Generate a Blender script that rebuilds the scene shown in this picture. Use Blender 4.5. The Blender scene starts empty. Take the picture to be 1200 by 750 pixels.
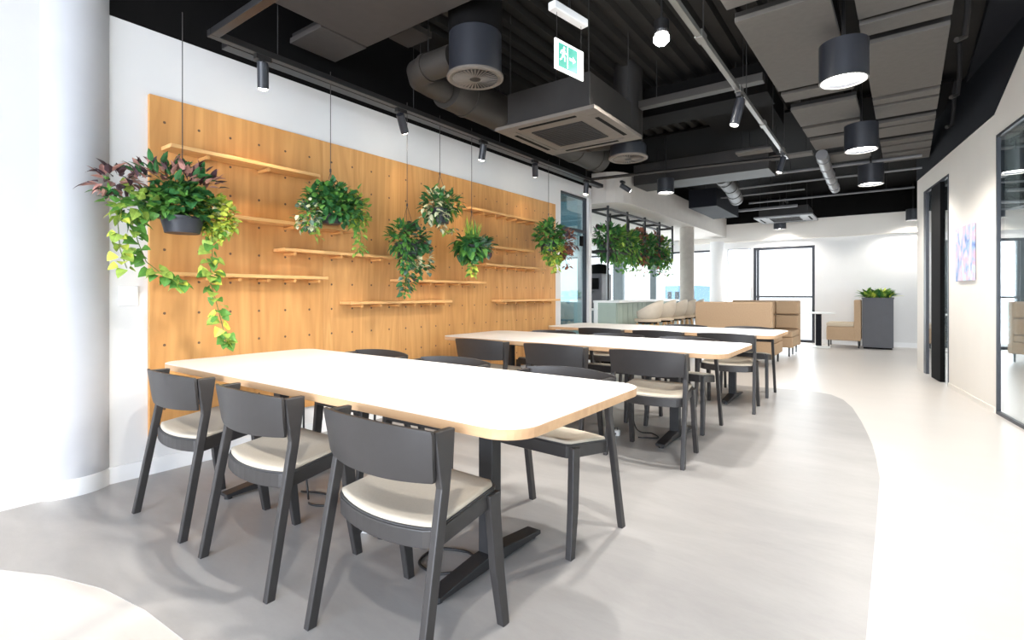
import bpy, bmesh, math, random
from mathutils import Vector, Matrix
PI = math.pi
rnd = random.Random(7)
S = bpy.context.scene
COL = S.collection

# ------------------------------------------------------------------ helpers
class MB:
    """collects shapes, then links them as ONE mesh object"""
    def __init__(self):
        self.v = []; self.f = []; self.m = []
    def add(self, vs, fs, mi=0):
        b = len(self.v); self.v += [tuple(p) for p in vs]
        for f in fs:
            self.f.append(tuple(i + b for i in f)); self.m.append(mi)
        return self
    def box(self, x0, x1, y0, y1, z0, z1, mi=0, M=None):
        vs = [Vector(p) for p in ((x0,y0,z0),(x1,y0,z0),(x1,y1,z0),(x0,y1,z0),(x0,y0,z1),(x1,y0,z1),(x1,y1,z1),(x0,y1,z1))]
        if M is not None: vs = [M @ p for p in vs]
        return self.add(vs, [(0,3,2,1),(4,5,6,7),(0,1,5,4),(1,2,6,5),(2,3,7,6),(3,0,4,7)], mi)
    def prism(self, poly, z0, z1, mi=0, side=None, M=None):
        n = len(poly); side = mi if side is None else side
        vs = [Vector((p[0],p[1],z0)) for p in poly] + [Vector((p[0],p[1],z1)) for p in poly]
        if M is not None: vs = [M @ p for p in vs]
        b = len(self.v)
        self.add(vs, [], mi)
        self.f.append(tuple(b+i for i in reversed(range(n)))); self.m.append(side)
        self.f.append(tuple(b+n+i for i in range(n))); self.m.append(mi)
        for i in range(n):
            j = (i+1) % n
            self.f.append((b+i, b+j, b+n+j, b+n+i)); self.m.append(side)
        return self
    def profile_x(self, poly0, x0, poly1, x1, mi=0):
        """poly0 / poly1: (y,z) outlines at x0 and x1"""
        n = len(poly0)
        vs = [(x0,p[0],p[1]) for p in poly0] + [(x1,p[0],p[1]) for p in poly1]
        fs = [tuple(reversed(range(n))), tuple(range(n, 2*n))] + [(i,(i+1)%n,n+(i+1)%n,n+i) for i in range(n)]
        return self.add(vs, fs, mi)
    def tube(self, pts, r, n=10, mi=0, caps=True):
        pts = [Vector(p) for p in pts]; rs = r if isinstance(r, (list,tuple)) else [r]*len(pts)
        vs = []; up = None
        for i, p in enumerate(pts):
            t = (pts[min(i+1,len(pts)-1)] - pts[max(i-1,0)])
            if t.length < 1e-9: t = Vector((0,0,1))
            t.normalize()
            if up is None:
                up = Vector((0,0,1)) if abs(t.z) < .95 else Vector((1,0,0))
            a = t.cross(up)
            if a.length < 1e-6: a = t.cross(Vector((1,0.3,0)))
            a.normalize(); b = a.cross(t).normalized(); up = b
            for k in range(n):
                w = 2*PI*k/n
                vs.append(p + (a*math.cos(w) + b*math.sin(w))*rs[i])
        fs = []
        for i in range(len(pts)-1):
            for k in range(n):
                k2 = (k+1) % n
                fs.append((i*n+k, i*n+k2, (i+1)*n+k2, (i+1)*n+k))
        if caps:
            fs.append(tuple(reversed(range(n)))); fs.append(tuple((len(pts)-1)*n+k for k in range(n)))
        return self.add(vs, fs, mi)
    def lathe(self, prof, c=(0,0,0), n=32, mi=0, M=None):
        """prof: (r,z) list, closed to the axis when r == 0"""
        vs = []; fs = []; rows = []
        for r, z in prof:
            if r < 1e-6:
                rows.append([len(vs)]); vs.append(Vector((0,0,z)))
            else:
                rows.append(list(range(len(vs), len(vs)+n)))
                vs += [Vector((r*math.cos(2*PI*k/n), r*math.sin(2*PI*k/n), z)) for k in range(n)]
        for A, B in zip(rows, rows[1:]):
            for k in range(n):
                k2 = (k+1) % n
                if len(A) == 1 and len(B) == 1: continue
                if len(A) == 1: fs.append((A[0], B[k2], B[k]))
                elif len(B) == 1: fs.append((A[k], A[k2], B[0]))
                else: fs.append((A[k], A[k2], B[k2], B[k]))
        if M is not None: vs = [M @ p for p in vs]
        c = Vector(c)
        return self.add([p + c for p in vs], fs, mi)
    def build(self, name, mats, parent=None, smooth=False, bevel=0, seg=2, loc=None):
        me = bpy.data.meshes.new(name); me.from_pydata(self.v, [], self.f)
        mats = mats if isinstance(mats, (list,tuple)) else [mats]
        for m in mats: me.materials.append(m)
        me.polygons.foreach_set('material_index', self.m)
        if smooth: me.polygons.foreach_set('use_smooth', [True]*len(me.polygons))
        me.update()
        bm = bmesh.new(); bm.from_mesh(me); bmesh.ops.recalc_face_normals(bm, faces=bm.faces); bm.to_mesh(me); bm.free()
        o = bpy.data.objects.new(name, me); COL.objects.link(o)
        if loc: o.location = loc
        if parent: o.parent = parent
        if bevel:
            b = o.modifiers.new('bevel', 'BEVEL'); b.width = bevel; b.segments = seg; b.limit_method = 'ANGLE'; b.angle_limit = math.radians(40)
        if smooth and smooth != 'all':
            try: me.set_sharp_from_angle(angle=math.radians(smooth if smooth is not True else 40))
            except Exception: pass
        return o

def tag(o, label=None, cat=None, group=None, kind=None):
    if label: o['label'] = label
    if cat: o['category'] = cat
    if group: o['group'] = group
    if kind: o['kind'] = kind
    return o
def empty(name, loc, rz, label, cat, group=None):
    o = bpy.data.objects.new(name, None); COL.objects.link(o); o.empty_display_size = .1
    o.location = loc; o.rotation_euler = (0,0,rz)
    return tag(o, label, cat, group)
def kids(o): return [c for c in bpy.data.objects if c.parent == o]
def dup(root, loc, rz, label, group=None):
    r = root.copy(); COL.objects.link(r); r.location = loc; r.rotation_euler = (0,0,rz); r['label'] = label
    if group: r['group'] = group
    for ch in kids(root):
        c = ch.copy(); COL.objects.link(c); c.parent = r
        for g in kids(ch):
            d = g.copy(); COL.objects.link(d); d.parent = c
    return r
def struct(o): o['kind'] = 'structure'; return o

# ------------------------------------------------------------------ materials
def srgb(r, g, b):
    return tuple(((c/255)/12.92 if c/255 <= .04045 else ((c/255+.055)/1.055)**2.4) for c in (r,g,b)) + (1,)
def newmat(name):
    m = bpy.data.materials.new(name); m.use_nodes = True
    return m, m.node_tree.nodes, m.node_tree.links, m.node_tree.nodes['Principled BSDF']
def plain(name, c, rough=.5, metal=0, noise=0, scale=8, spec=.5, bump=0):
    m, n, l, b = newmat(name)
    b.inputs['Roughness'].default_value = rough; b.inputs['Metallic'].default_value = metal
    b.inputs['Specular IOR Level'].default_value = spec
    tc = n.new('ShaderNodeTexCoord'); tx = n.new('ShaderNodeTexNoise'); tx.inputs['Scale'].default_value = scale; tx.inputs['Detail'].default_value = 4
    l.new(tc.outputs['Object'], tx.inputs['Vector'])
    r = n.new('ShaderNodeValToRGB'); k = noise
    r.color_ramp.elements[0].position = .3; r.color_ramp.elements[1].position = .7
    r.color_ramp.elements[0].color = tuple(max(0, v*(1-k)) for v in c[:3]) + (1,)
    r.color_ramp.elements[1].color = tuple(min(1, v*(1+k)) for v in c[:3]) + (1,)
    l.new(tx.outputs['Fac'], r.inputs['Fac']); l.new(r.outputs['Color'], b.inputs['Base Color'])
    if bump:
        bp = n.new('ShaderNodeBump'); bp.inputs['Strength'].default_value = bump; bp.inputs['Distance'].default_value = .002
        l.new(tx.outputs['Fac'], bp.inputs['Height']); l.new(bp.outputs['Normal'], b.inputs['Normal'])
    return m
def emit(name, c, s):
    m, n, l, b = newmat(name)
    b.inputs['Base Color'].default_value = c; b.inputs['Emission Color'].default_value = c; b.inputs['Emission Strength'].default_value = s
    return m
def wood(name, c1, c2, along='Z', scale=1.0, rough=.45, holes=False):
    m, n, l, b = newmat(name); b.inputs['Roughness'].default_value = rough; b.inputs['Specular IOR Level'].default_value = .3
    geo = n.new('ShaderNodeNewGeometry'); mp = n.new('ShaderNodeMapping')
    st = {'X': (1.2,14,14), 'Y': (14,1.2,14), 'Z': (9,9,.8)}[along]
    mp.inputs['Scale'].default_value = tuple(v*scale for v in st)
    l.new(geo.outputs['Position'], mp.inputs['Vector'])
    n1 = n.new('ShaderNodeTexNoise'); n1.inputs['Scale'].default_value = 1; n1.inputs['Detail'].default_value = 6; n1.inputs['Distortion'].default_value = 1.6
    l.new(mp.outputs['Vector'], n1.inputs['Vector'])
    mp2 = n.new('ShaderNodeMapping'); mp2.inputs['Scale'].default_value = tuple(v*scale*.28 for v in st); l.new(geo.outputs['Position'], mp2.inputs['Vector'])
    n2 = n.new('ShaderNodeTexNoise'); n2.inputs['Scale'].default_value = 1; n2.inputs['Detail'].default_value = 2; n2.inputs['Distortion'].default_value = 2.5
    l.new(mp2.outputs['Vector'], n2.inputs['Vector'])
    mul = n.new('ShaderNodeMath'); mul.operation = 'MULTIPLY'; mul.inputs[1].default_value = 9; l.new(n2.outputs['Fac'], mul.inputs[0])
    sn = n.new('ShaderNodeMath'); sn.operation = 'PINGPONG'; sn.inputs[1].default_value = 1; l.new(mul.outputs[0], sn.inputs[0])
    mx = n.new('ShaderNodeMath'); mx.operation = 'MULTIPLY_ADD'; mx.inputs[1].default_value = .35; l.new(sn.outputs[0], mx.inputs[0]); l.new(n1.outputs['Fac'], mx.inputs[2])
    r = n.new('ShaderNodeValToRGB'); r.color_ramp.elements[0].position = .28; r.color_ramp.elements[1].position = 1.0
    r.color_ramp.elements[0].color = c1; r.color_ramp.elements[1].color = c2
    l.new(mx.outputs[0], r.inputs['Fac']); out = r.outputs['Color']
    if holes:   # the peg board's drilled holes: 0.2 m grid in Y and Z
        sep = n.new('ShaderNodeSeparateXYZ'); l.new(geo.outputs['Position'], sep.inputs[0])
        ds = []
        for ax, off in (('Y', holes[0]), ('Z', holes[1])):
            a = n.new('ShaderNodeMath'); a.operation = 'SUBTRACT'; a.inputs[1].default_value = off - .1; l.new(sep.outputs[ax], a.inputs[0])
            q = n.new('ShaderNodeMath'); q.operation = 'FLOORED_MODULO'; q.inputs[1].default_value = .2; l.new(a.outputs[0], q.inputs[0])
            s = n.new('ShaderNodeMath'); s.operation = 'SUBTRACT'; s.inputs[1].default_value = .1; l.new(q.outputs[0], s.inputs[0])
            p = n.new('ShaderNodeMath'); p.operation = 'POWER'; p.inputs[1].default_value = 2; l.new(s.outputs[0], p.inputs[0]); ds.append(p)
        ad = n.new('ShaderNodeMath'); ad.operation = 'ADD'; l.new(ds[0].outputs[0], ad.inputs[0]); l.new(ds[1].outputs[0], ad.inputs[1])
        lt = n.new('ShaderNodeMath'); lt.operation = 'LESS_THAN'; lt.inputs[1].default_value = .0085**2; l.new(ad.outputs[0], lt.inputs[0])
        mix = n.new('ShaderNodeMix'); mix.data_type = 'RGBA'; l.new(lt.outputs[0], mix.inputs['Factor']); l.new(out, mix.inputs['A'])
        mix.inputs['B'].default_value = srgb(104,80,62); out = mix.outputs['Result']
    l.new(out, b.inputs['Base Color'])
    return m
def glass(name, tint, refl=.12, grazing=.8):
    m, n, l, b = newmat(name); n.remove(b)
    t = n.new('ShaderNodeBsdfTransparent'); t.inputs['Color'].default_value = tint
    g = n.new('ShaderNodeBsdfGlossy'); g.inputs['Roughness'].default_value = .01; g.inputs['Color'].default_value = (1,1,1,1)
    lw = n.new('ShaderNodeLayerWeight'); lw.inputs['Blend'].default_value = .35
    mr = n.new('ShaderNodeMapRange'); mr.inputs['To Min'].default_value = refl; mr.inputs['To Max'].default_value = grazing
    l.new(lw.outputs['Facing'], mr.inputs['Value'])
    mx = n.new('ShaderNodeMixShader'); l.new(mr.outputs['Result'], mx.inputs['Fac']); l.new(t.outputs[0], mx.inputs[1]); l.new(g.outputs[0], mx.inputs[2])
    l.new(mx.outputs[0], n['Material Output'].inputs['Surface'])
    return m
def vinyl(name, c, rough, k):
    m, n, l, b = newmat(name); b.inputs['Specular IOR Level'].default_value = .35
    geo = n.new('ShaderNodeNewGeometry')
    a = n.new('ShaderNodeTexNoise'); a.inputs['Scale'].default_value = 1.6; a.inputs['Detail'].default_value = 10; a.inputs['Roughness'].default_value = .72; a.inputs['Distortion'].default_value = .25
    mp = n.new('ShaderNodeMapping'); mp.inputs['Scale'].default_value = (.7,1.9,1); mp.inputs['Rotation'].default_value = (0,0,.25)
    l.new(geo.outputs['Position'], mp.inputs['Vector']); l.new(mp.outputs['Vector'], a.inputs['Vector'])
    r = n.new('ShaderNodeValToRGB'); r.color_ramp.elements[0].position = .3; r.color_ramp.elements[1].position = .72
    r.color_ramp.elements[0].color = tuple(v*(1-k) for v in c[:3]) + (1,); r.color_ramp.elements[1].color = tuple(min(1, v*(1+k)) for v in c[:3]) + (1,)
    l.new(a.outputs['Fac'], r.inputs['Fac']); l.new(r.outputs['Color'], b.inputs['Base Color'])
    rr = n.new('ShaderNodeMapRange'); rr.inputs['To Min'].default_value = rough-.06; rr.inputs['To Max'].default_value = rough+.08
    l.new(a.outputs['Fac'], rr.inputs['Value']); l.new(rr.outputs['Result'], b.inputs['Roughness'])
    return m

M = {}
M['white'] = plain('white_paint', srgb(224,223,222), .7, noise=.015, scale=3)
M['warmwhite'] = plain('warm_white_paint', srgb(226,220,212), .7, noise=.015, scale=3)
M['trim'] = plain('white_trim', srgb(236,236,236), .5, noise=.01)
M['column'] = plain('column_paint', srgb(190,191,195), .6, noise=.03, scale=5)
M['column_tan'] = plain('column_render', srgb(176,168,158), .7, noise=.06, scale=12)
M['black'] = plain('black_paint', srgb(14,13,13), .85, noise=.1, spec=.12)
M['navy'] = plain('dark_upstand_paint', srgb(18,20,27), .75, noise=.1, spec=.2)
M['void'] = plain('ceiling_slab_paint', srgb(36,34,32), .8, noise=.12, scale=5, spec=.25)
M['raft'] = plain('grey_acoustic_panel', srgb(90,86,82), .85, noise=.06, scale=20, bump=.2)
M['raftdark'] = plain('brown_acoustic_panel', srgb(60,55,52), .85, noise=.06, scale=14)
M['duct'] = plain('painted_duct', srgb(48,44,40), .55, noise=.12, scale=7)
M['ductdark'] = plain('dark_painted_duct', srgb(36,33,31), .6, noise=.12, scale=7)
M['pipe'] = plain('grey_pipe_paint', srgb(120,120,122), .45, noise=.08)
M['fitting'] = plain('anthracite_fitting', srgb(38,40,46), .4, noise=.05)
M['grille'] = plain('grille_paint', srgb(100,93,86), .6, noise=.06, scale=20)
M['track'] = plain('black_track', srgb(30,29,29), .35, noise=.05)
M['tracklight'] = plain('grey_track', srgb(120,118,114), .35, metal=.6, noise=.05)
M['chair'] = plain('charcoal_stained_wood', srgb(50,48,48), .42, noise=.07, scale=25, spec=.5)
M['seat'] = plain('cream_upholstery', srgb(190,181,166), .85, noise=.03, scale=120, bump=.2)
M['piping'] = plain('dark_seat_piping', srgb(60,60,62), .7, noise=.05)
M['laminate'] = plain('white_laminate', srgb(240,238,234), .35, noise=.008, scale=4)
M['ply'] = wood('birch_ply_edge', srgb(184,146,110), srgb(204,168,130), 'X', .6)
M['metal'] = plain('black_powder_coat', srgb(38,38,40), .45, noise=.06, scale=30)
M['panel'] = wood('oak_plywood_board', srgb(186,132,76), srgb(216,162,100), 'Z', 1.0, .5, holes=(1.297, 1.0))
M['panel2'] = wood('pale_oak_plywood_board', srgb(190,137,81), srgb(218,165,104), 'Z', 1.15, .5, holes=(1.297, 1.0))
M['shelf'] = wood('oak_shelf_wood', srgb(212,158,98), srgb(232,184,124), 'Y', 1.2, .4)
M['peg'] = wood('oak_peg_wood', srgb(190,136,78), srgb(224,170,106), 'X', 1.2, .45)
M['floor'] = vinyl('pale_vinyl_floor', srgb(206,201,196), .34, .04)
M['floorgrey'] = vinyl('grey_vinyl_floor', srgb(160,158,157), .36, .14)
M['tan'] = plain('tan_upholstery', srgb(186,157,126), .85, noise=.05, scale=60, bump=.15)
M['tanlight'] = plain('pale_tan_upholstery', srgb(205,188,164), .85, noise=.04, scale=60)
M['planter'] = plain('dark_grey_planter', srgb(88,88,92), .55, noise=.04)
M['pot'] = plain('black_plastic_pot', srgb(44,46,54), .45, noise=.06)
M['soil'] = plain('dark_soil', srgb(50,38,30), .9, noise=.3, scale=60)
M['sage'] = plain('sage_counter_panel', srgb(164,178,166), .55, noise=.04)
M['counter'] = plain('white_counter', srgb(235,236,234), .35, noise=.02)
M['cab'] = plain('slate_cabinet', srgb(112,122,126), .5, noise=.04)
M['machine'] = plain('grey_machine_body', srgb(92,88,92), .4, noise=.04)
M['shell'] = plain('beige_stool_shell', srgb(206,194,176), .55, noise=.05)
M['oakleg'] = wood('pale_oak_leg', srgb(196,150,100), srgb(226,186,136), 'Z', 2)
M['plastic'] = plain('white_plastic', srgb(238,238,238), .4, noise=.01)
M['cable'] = plain('black_cable', srgb(24,24,26), .5, noise=.05)
M['blackwire'] = plain('black_rod', srgb(34,32,31), .6, noise=.05)
M['wire'] = plain('dark_cord', srgb(58,54,52), .6, noise=.05)
M['glass_clear'] = glass('clear_window_glass', (.97,.99,1,1), .04, .5)
M['glass_blue'] = glass('blue_tinted_glass', (.70,.86,.90,1), .10, .6)
M['glass_dark'] = glass('reflective_partition_glass', (.72,.80,.82,1), .22, .85)
M['frame'] = plain('dark_window_frame', srgb(46,49,56), .45, noise=.05)
M['bluewall'] = plain('pale_blue_wall', srgb(206,226,232), .7, noise=.03)
M['lamp'] = emit('lamp_glow', (1,.97,.92,1), 14)
M['lampdim'] = emit('lamp_glow_soft', (1,.97,.92,1), 5)
M['lampwarm'] = emit('lamp_glow_warm', (1,.86,.66,1), 40)
M['signwhite'] = emit('sign_white', (.93,.96,.95,1), .75)
M['signgreen'] = emit('sign_green', srgb(60,160,140), .45)
M['soffit'] = plain('soffit_underside', srgb(196,190,183), .75, noise=.03)
M['slabgrey'] = plain('soffit_grey', srgb(168,166,164), .75, noise=.03)
M['build1'] = plain('far_blue_cladding', srgb(120,160,190), .6, noise=.08)
M['build2'] = plain('far_pale_render', srgb(214,220,226), .7, noise=.05)
M['paving'] = plain('outside_paving', srgb(205,205,205), .8, noise=.06)
def leafmat(name, c, k=.25):
    m = plain(name, c, .5, noise=k, scale=30, spec=.35)
    n = m.node_tree.nodes; b = n['Principled BSDF']
    b.inputs['Subsurface Weight'].default_value = 0
    return m
M['l_dark'] = leafmat('leaf_dark_green', srgb(52,104,56))
M['l_mid'] = leafmat('leaf_mid_green', srgb(92,142,62))
M['l_light'] = leafmat('leaf_light_green', srgb(150,176,78))
M['l_lime'] = leafmat('leaf_lime', srgb(204,214,88))
M['l_cream'] = leafmat('leaf_cream_variegated', srgb(216,216,178), .15)
M['l_pink'] = leafmat('leaf_dusty_pink', srgb(186,138,128))
M['l_purple'] = leafmat('leaf_dark_purple', srgb(82,60,66))
M['l_rust'] = leafmat('leaf_rust_brown', srgb(146,88,66))
M['l_blue'] = leafmat('leaf_grey_green', srgb(96,120,104))
M['stem'] = leafmat('plant_stem', srgb(98,112,56))
LEAVES = ['l_dark','l_mid','l_light','l_lime','l_cream','l_pink','l_purple','l_rust','l_blue','stem']
LM = [M[k] for k in LEAVES]; LI = {k: i for i, k in enumerate(LEAVES)}

# ------------------------------------------------------------------ the setting
XW = -3.687
fl = MB().box(-9.5, 6, -5, 13.75, -.1, 0).build('floor', M['floor']); struct(fl)
zone = [(XW,-.9),(-3.45,-.2),(-3.2,.18),(-2.9,.443),(-2.675,.554),(-2.4,.645),(-2.117,.69),(-1.83,.704),(-1.2,.70),(-.6,.72),(-.3,.82),(-.12,1.05),(-.06,1.45),
        (-.05,2.0),(-.032,3.2),(-.025,3.83),(-.05,4.3),(-.078,4.67),(-.12,5.05),(-.17,5.45),(-.26,6.05),(-.36,6.45),(-.48,6.68),(-.62,6.77),(-.8,6.78),(-1.2,6.72),(-2.2,6.66),(-3.1,6.75),(XW,6.9)]
fz = MB().prism(zone, .0, .0015).build('floor', M['floorgrey']); struct(fz)
# left wall: white below 2.765, ceiling-black above
struct(MB().box(XW-.2, XW, -5, 6.2, 0, 2.765).box(XW-.2, XW, 6.2, 7.12, 2.6, 2.765).box(XW-.2,XW,7.05,7.14,0,2.6).build('wall_left', M['white']))
struct(MB().box(XW-.2, XW, -5, 7.14, 2.765, 3.55).build('wall_left', M['black']))
struct(MB().box(XW, XW+.014, -5, 6.2, 0, .1).build('baseboard_left', M['trim'], bevel=.004))
struct(MB().lathe([(.2,0),(.2,3.5)], (-3.815,.87,0), 48).build('column', M['column'], smooth=True))
struct(MB().lathe([(.207,0),(.207,.09),(.2,.1)], (-3.815,.87,0), 48).build('baseboard_column', M['trim'], smooth=True))
# ceiling slab with corrugated deck ribs running along the room
cb = MB().box(-9.5, 6, -5, 13.75, 3.5, 3.6)
for i in range(16):
    x = -3.3 + i*.16
    cb.prism([(x,3.5),(x+.09,3.5),(x+.075,3.44),(x+.015,3.44)], -1, 13.4, M=Matrix(((1,0,0,0),(0,0,1,0),(0,1,0,0),(0,0,0,1))))
struct(cb.build('ceiling', M['void']))
struct(MB().prism([(.62,-5),(.62,4),(.78,9.7),(.78,13.4),(6,13.4),(6,-5)], 3.42, 3.499).build('ceiling', M['navy']))
struct(MB().box(-3.4,.6,7.2,13.4,3.40,3.43).build('ceiling', M['black']))
# far wall with windows
YF = 13.55
fw = MB()
for x0, x1, z0, z1 in ((-9.5,6,2.25,3.55),(-8.6,-8.5,0,2.25),(-1.3,6,0,2.25),(-3.3,-3.2,0,2.25),(-2.66,-2.6,0,2.25)):
    fw.box(x0, x1, YF, YF+.2, z0, z1)
struct(fw.build('wall_far', M['white']))
struct(MB().box(-4.4, 6, YF-.12, YF-.001, 2.41, 2.85).build('trim_1', M['warmwhite']))
struct(MB().box(-9.5, 6, YF-.1, YF-.001, 2.85, 3.5).build('wall_far', M['black']))
struct(MB().box(-1.29, 3, YF-.015, YF, 0, .1).build('baseboard_far', M['trim']))
def window(name, x0, x1, y, z0, z1, bars=(), hbars=(), fr=.045):
    w = MB()
    w.box(x0,x0+fr,y+.03,y+.11,z0,z1).box(x1-fr,x1,y+.03,y+.11,z0,z1).box(x0+fr,x1-fr,y+.03,y+.11,z1-fr,z1).box(x0+fr,x1-fr,y+.03,y+.11,z0,z0+fr)
    for bx in bars: w.box(bx-.025,bx+.025,y+.03,y+.11,z0+fr,z1-fr)
    for bz in hbars: w.box(x0+fr,x1-fr,y+.04,y+.10,bz-.02,bz+.02)
    o = w.build(name, M['frame']); struct(o)
    MB().box(x0+.02,x1-.02,y+.066,y+.072,z0+.02,z1-.02).build('pane', M['glass_clear'], o)
    return o
window('window_1', -2.6, -1.3, YF, 0, 2.25, bars=(-2.5,), hbars=(1.06,), fr=.06)
window('window_2', -4.3, -3.3, YF, 0.02, 2.25)
window('window_3', -3.2, -2.66, YF, 0.02, 2.25, fr=.012)
window('window_4', -8.5, -4.3, YF, 0.02, 2.25, bars=(-7.4,))
for x_, w_ in ((-6.16,.30),(-5.12,.17)): struct(MB().box(x_-w_/2,x_+w_/2,YF-.02,YF+.12,0,2.25).build('trim_2', M['cab']))
# left facade of the kitchen
lf = MB().box(-8.6,-8.5,-5,13.75,2.6,3.55)
struct(lf.build('wall_kitchen', M['white']))
w5 = MB()
for y in (1.0,3.1,5.2,7.3,9.4,11.5,13.5): w5.box(-8.58,-8.5,y-.03,y+.03,0,2.6)
w5.box(-8.58,-8.5,1,13.5,2.54,2.6).box(-8.58,-8.5,1,13.5,0,.06)
w5 = struct(w5.build('window_5', M['frame'])); MB().box(-8.545,-8.54,1,13.5,.03,2.57).build('pane', M['glass_clear'], w5)
struct(MB().box(-8.6,XW-.2,-.2,0,0,3.5).build('wall_meeting', M['bluewall']))
# soffit over the kitchen with its rounded fascia
sof = [(-8.5,7.16),(-3.62,7.16),(-3.46,7.18),(-3.34,7.24),(-3.25,7.36),(-3.2,7.55),(-3.19,7.8),(-3.19,13.42),(-8.5,13.42)]
struct(MB().prism(sof, 2.53, 3.0, 0).build('ceiling_soffit', M['soffit']))
struct(MB().box(-8.5,XW-.21,0.01,7.14,2.66,2.8).build('ceiling_meeting', M['slabgrey']))
struct(MB().lathe([(.145,0),(.145,2.53)], (-3.385,10.9,0), 40).build('column', M['column_tan'], smooth=True))
struct(MB().lathe([(.165,0),(.165,2.41)], (-3.36,13.2,0), 40).build('column', M['white'], smooth=True))
# glazed partition in line with the left wall
gp = MB()
gp.box(XW-.1,XW-.04,6.2,6.23,0,2.6).box(XW-.1,XW-.04,7.02,7.05,0,2.6).box(XW-.1,XW-.04,6.23,7.02,2.57,2.6).box(XW-.1,XW-.04,6.23,7.02,0,.05).box(XW-.1,XW-.04,6.23,7.02,2.06,2.1)
gp = struct(gp.build('window_6', M['frame'])); MB().box(XW-.075,XW-.065,6.22,7.03,.02,2.58).build('pane', M['glass_blue'], gp)
MB().box(XW-.04,XW-.005,6.82,6.88,1.85,2.0).build('door_closer', M['black'], gp)
struct(MB().box(-8.5,XW-.21,7.06,7.1,0,1.0).box(-8.5,XW-.21,7.06,7.1,2.2,2.6).build('wall_partition', M['bluewall']))
# right wall (runs off at 8 degrees)
RW0 = Vector((1.758,0,0)); RWA = math.atan2(.1397,1)
RM = Matrix.Translation(RW0) @ Matrix.Rotation(RWA, 4, 'Z')     # local y runs along the wall, local +x is outside
k = math.sqrt(1+.1397**2)
def L(y): return y*k
rw = MB()
rw.box(0,.16,L(6.54),L(8.11),0,2.82,M=RM).box(0,.16,L(9.35),L(9.78),0,2.82,M=RM).box(0,.16,L(8.11),L(9.35),2.58,2.82,M=RM)
rw.box(0,.16,L(-5),L(6.54),2.61,2.82,M=RM).box(0,.16,L(-5),L(-1.2),0,2.61,M=RM)
struct(rw.build('wall_right', M['warmwhite']))
swap = Matrix(((0,0,1,0),(1,0,0,0),(0,1,0,0),(0,0,0,1)))        # (y,z) outline extruded along x
up = [(L(-5),2.82),(L(6.6),2.82),(L(5.92),3.18),(L(5.3),3.5),(L(-5),3.5)]
struct(MB().prism(up, 0, .16, M=RM @ swap).build('wall_right', M['warmwhite']))
up2 = [(L(6.6),2.82),(L(9.78),2.82),(L(9.78),3.5),(L(5.3),3.5),(L(5.92),3.18)]
struct(MB().prism(up2, -.01, .16, M=RM @ swap).build('wall_right', M['navy']))
struct(MB().box(-.012,0,L(6.56),L(8.1),0,.05,M=RM).build('baseboard_right', M['warmwhite']))
w7 = MB()
for y in (-1.2,1.4,4.0,6.515): w7.box(-.004,.05,L(y),L(y+.025),0,2.61,M=RM)
w7.box(-.004,.05,L(-1.2),L(6.54),2.585,2.61,M=RM).box(-.004,.05,L(-1.2),L(6.54),0,.03,M=RM)
w7 = struct(w7.build('window_7', M['frame'])); MB().box(.01,.02,L(-1.18),L(6.52),.02,2.59,M=RM).build('pane', M['glass_dark'], w7)
d1 = MB()
d1.box(-.006,.04,L(9.22),L(9.35),0,2.58,M=RM).box(-.006,.04,L(8.11),L(8.14),0,2.58,M=RM).box(-.006,.04,L(8.14),L(9.22),2.55,2.58,M=RM)
d1 = struct(d1.build('door_1', M['frame']))
MB().box(-.014,.03,L(8.44),L(8.88),0.005,2.55,M=RM).build('door_stile', M['black'], d1)
MB().box(.012,.02,L(8.13),L(9.23),.01,2.56,M=RM).build('pane', M['glass_dark'], d1)
# unseen facade behind the camera; header height set to stop the low sun
wb = MB().box(-9.5,6,-5.15,-5,2.765,3.55)
struct(wb.build('back_sun_header', M['white']))
w8 = MB()
for x in (-3.6,-2.2,-.2,1.4): w8.box(x-.03,x+.03,-5.1,-5.03,0,2.765)
w8 = struct(w8.build('window_8', M['frame']))
# room behind the right-hand glazing; its windows are added to brighten it
ow = MB().box(5.2,5.3,-5,13.6,0,.8).box(5.2,5.3,-5,13.6,2.4,3.5)
struct(ow.build('wall_office', M['warmwhite']))
w9 = MB()
for i in range(14): w9.box(5.22,5.28,-4.5+i*1.35,-4.42+i*1.35,.8,2.4)
w9.box(5.22,5.28,-5,13.6,.8,.85).box(5.22,5.28,-5,13.6,2.35,2.4)
w9 = struct(w9.build('window_9', M['frame'])); MB().box(5.245,5.25,-5,13.6,.82,2.38).build('pane', M['glass_clear'], w9)
struct(MB().prism([(2.1,-2),(5.2,-2),(5.2,13.4),(.75,13.4),(.65,9.9)], 2.75, 2.8).build('ceiling_office', M['raftdark']))
# outside
struct(MB().box(6.01,30,-20,13.79,-.3,-.2).box(-40,20,13.8,60,-.3,-.2).box(-40,-9.5,-20,13.8,-.3,-.2).box(-9.5,20,-20,-5,-.3,-.2).build('ground', M['paving']))
for (x0,x1,y0,y1,h,mk,lb) in ((-9.2,-7.6,26,29,1.75,'build1','low blue building outside, left of the white column'),):
    b = empty('distant_building', ((x0+x1)/2,(y0+y1)/2,-.2), 0, lb, 'building')
    MB().box(x0-(x0+x1)/2,x1-(x0+x1)/2,y0-(y0+y1)/2,y1-(y0+y1)/2,0,h).build('facade', M[mk], b)
    wm = MB()
    for i in range(4):
        xx = x0-(x0+x1)/2+.15+i*.38
        wm.box(xx,xx+.2,-(y1-y0)/2-.02,-(y1-y0)/2,.3,h-.3)
    wm.build('window_strip', M['frame'], b)

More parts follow.
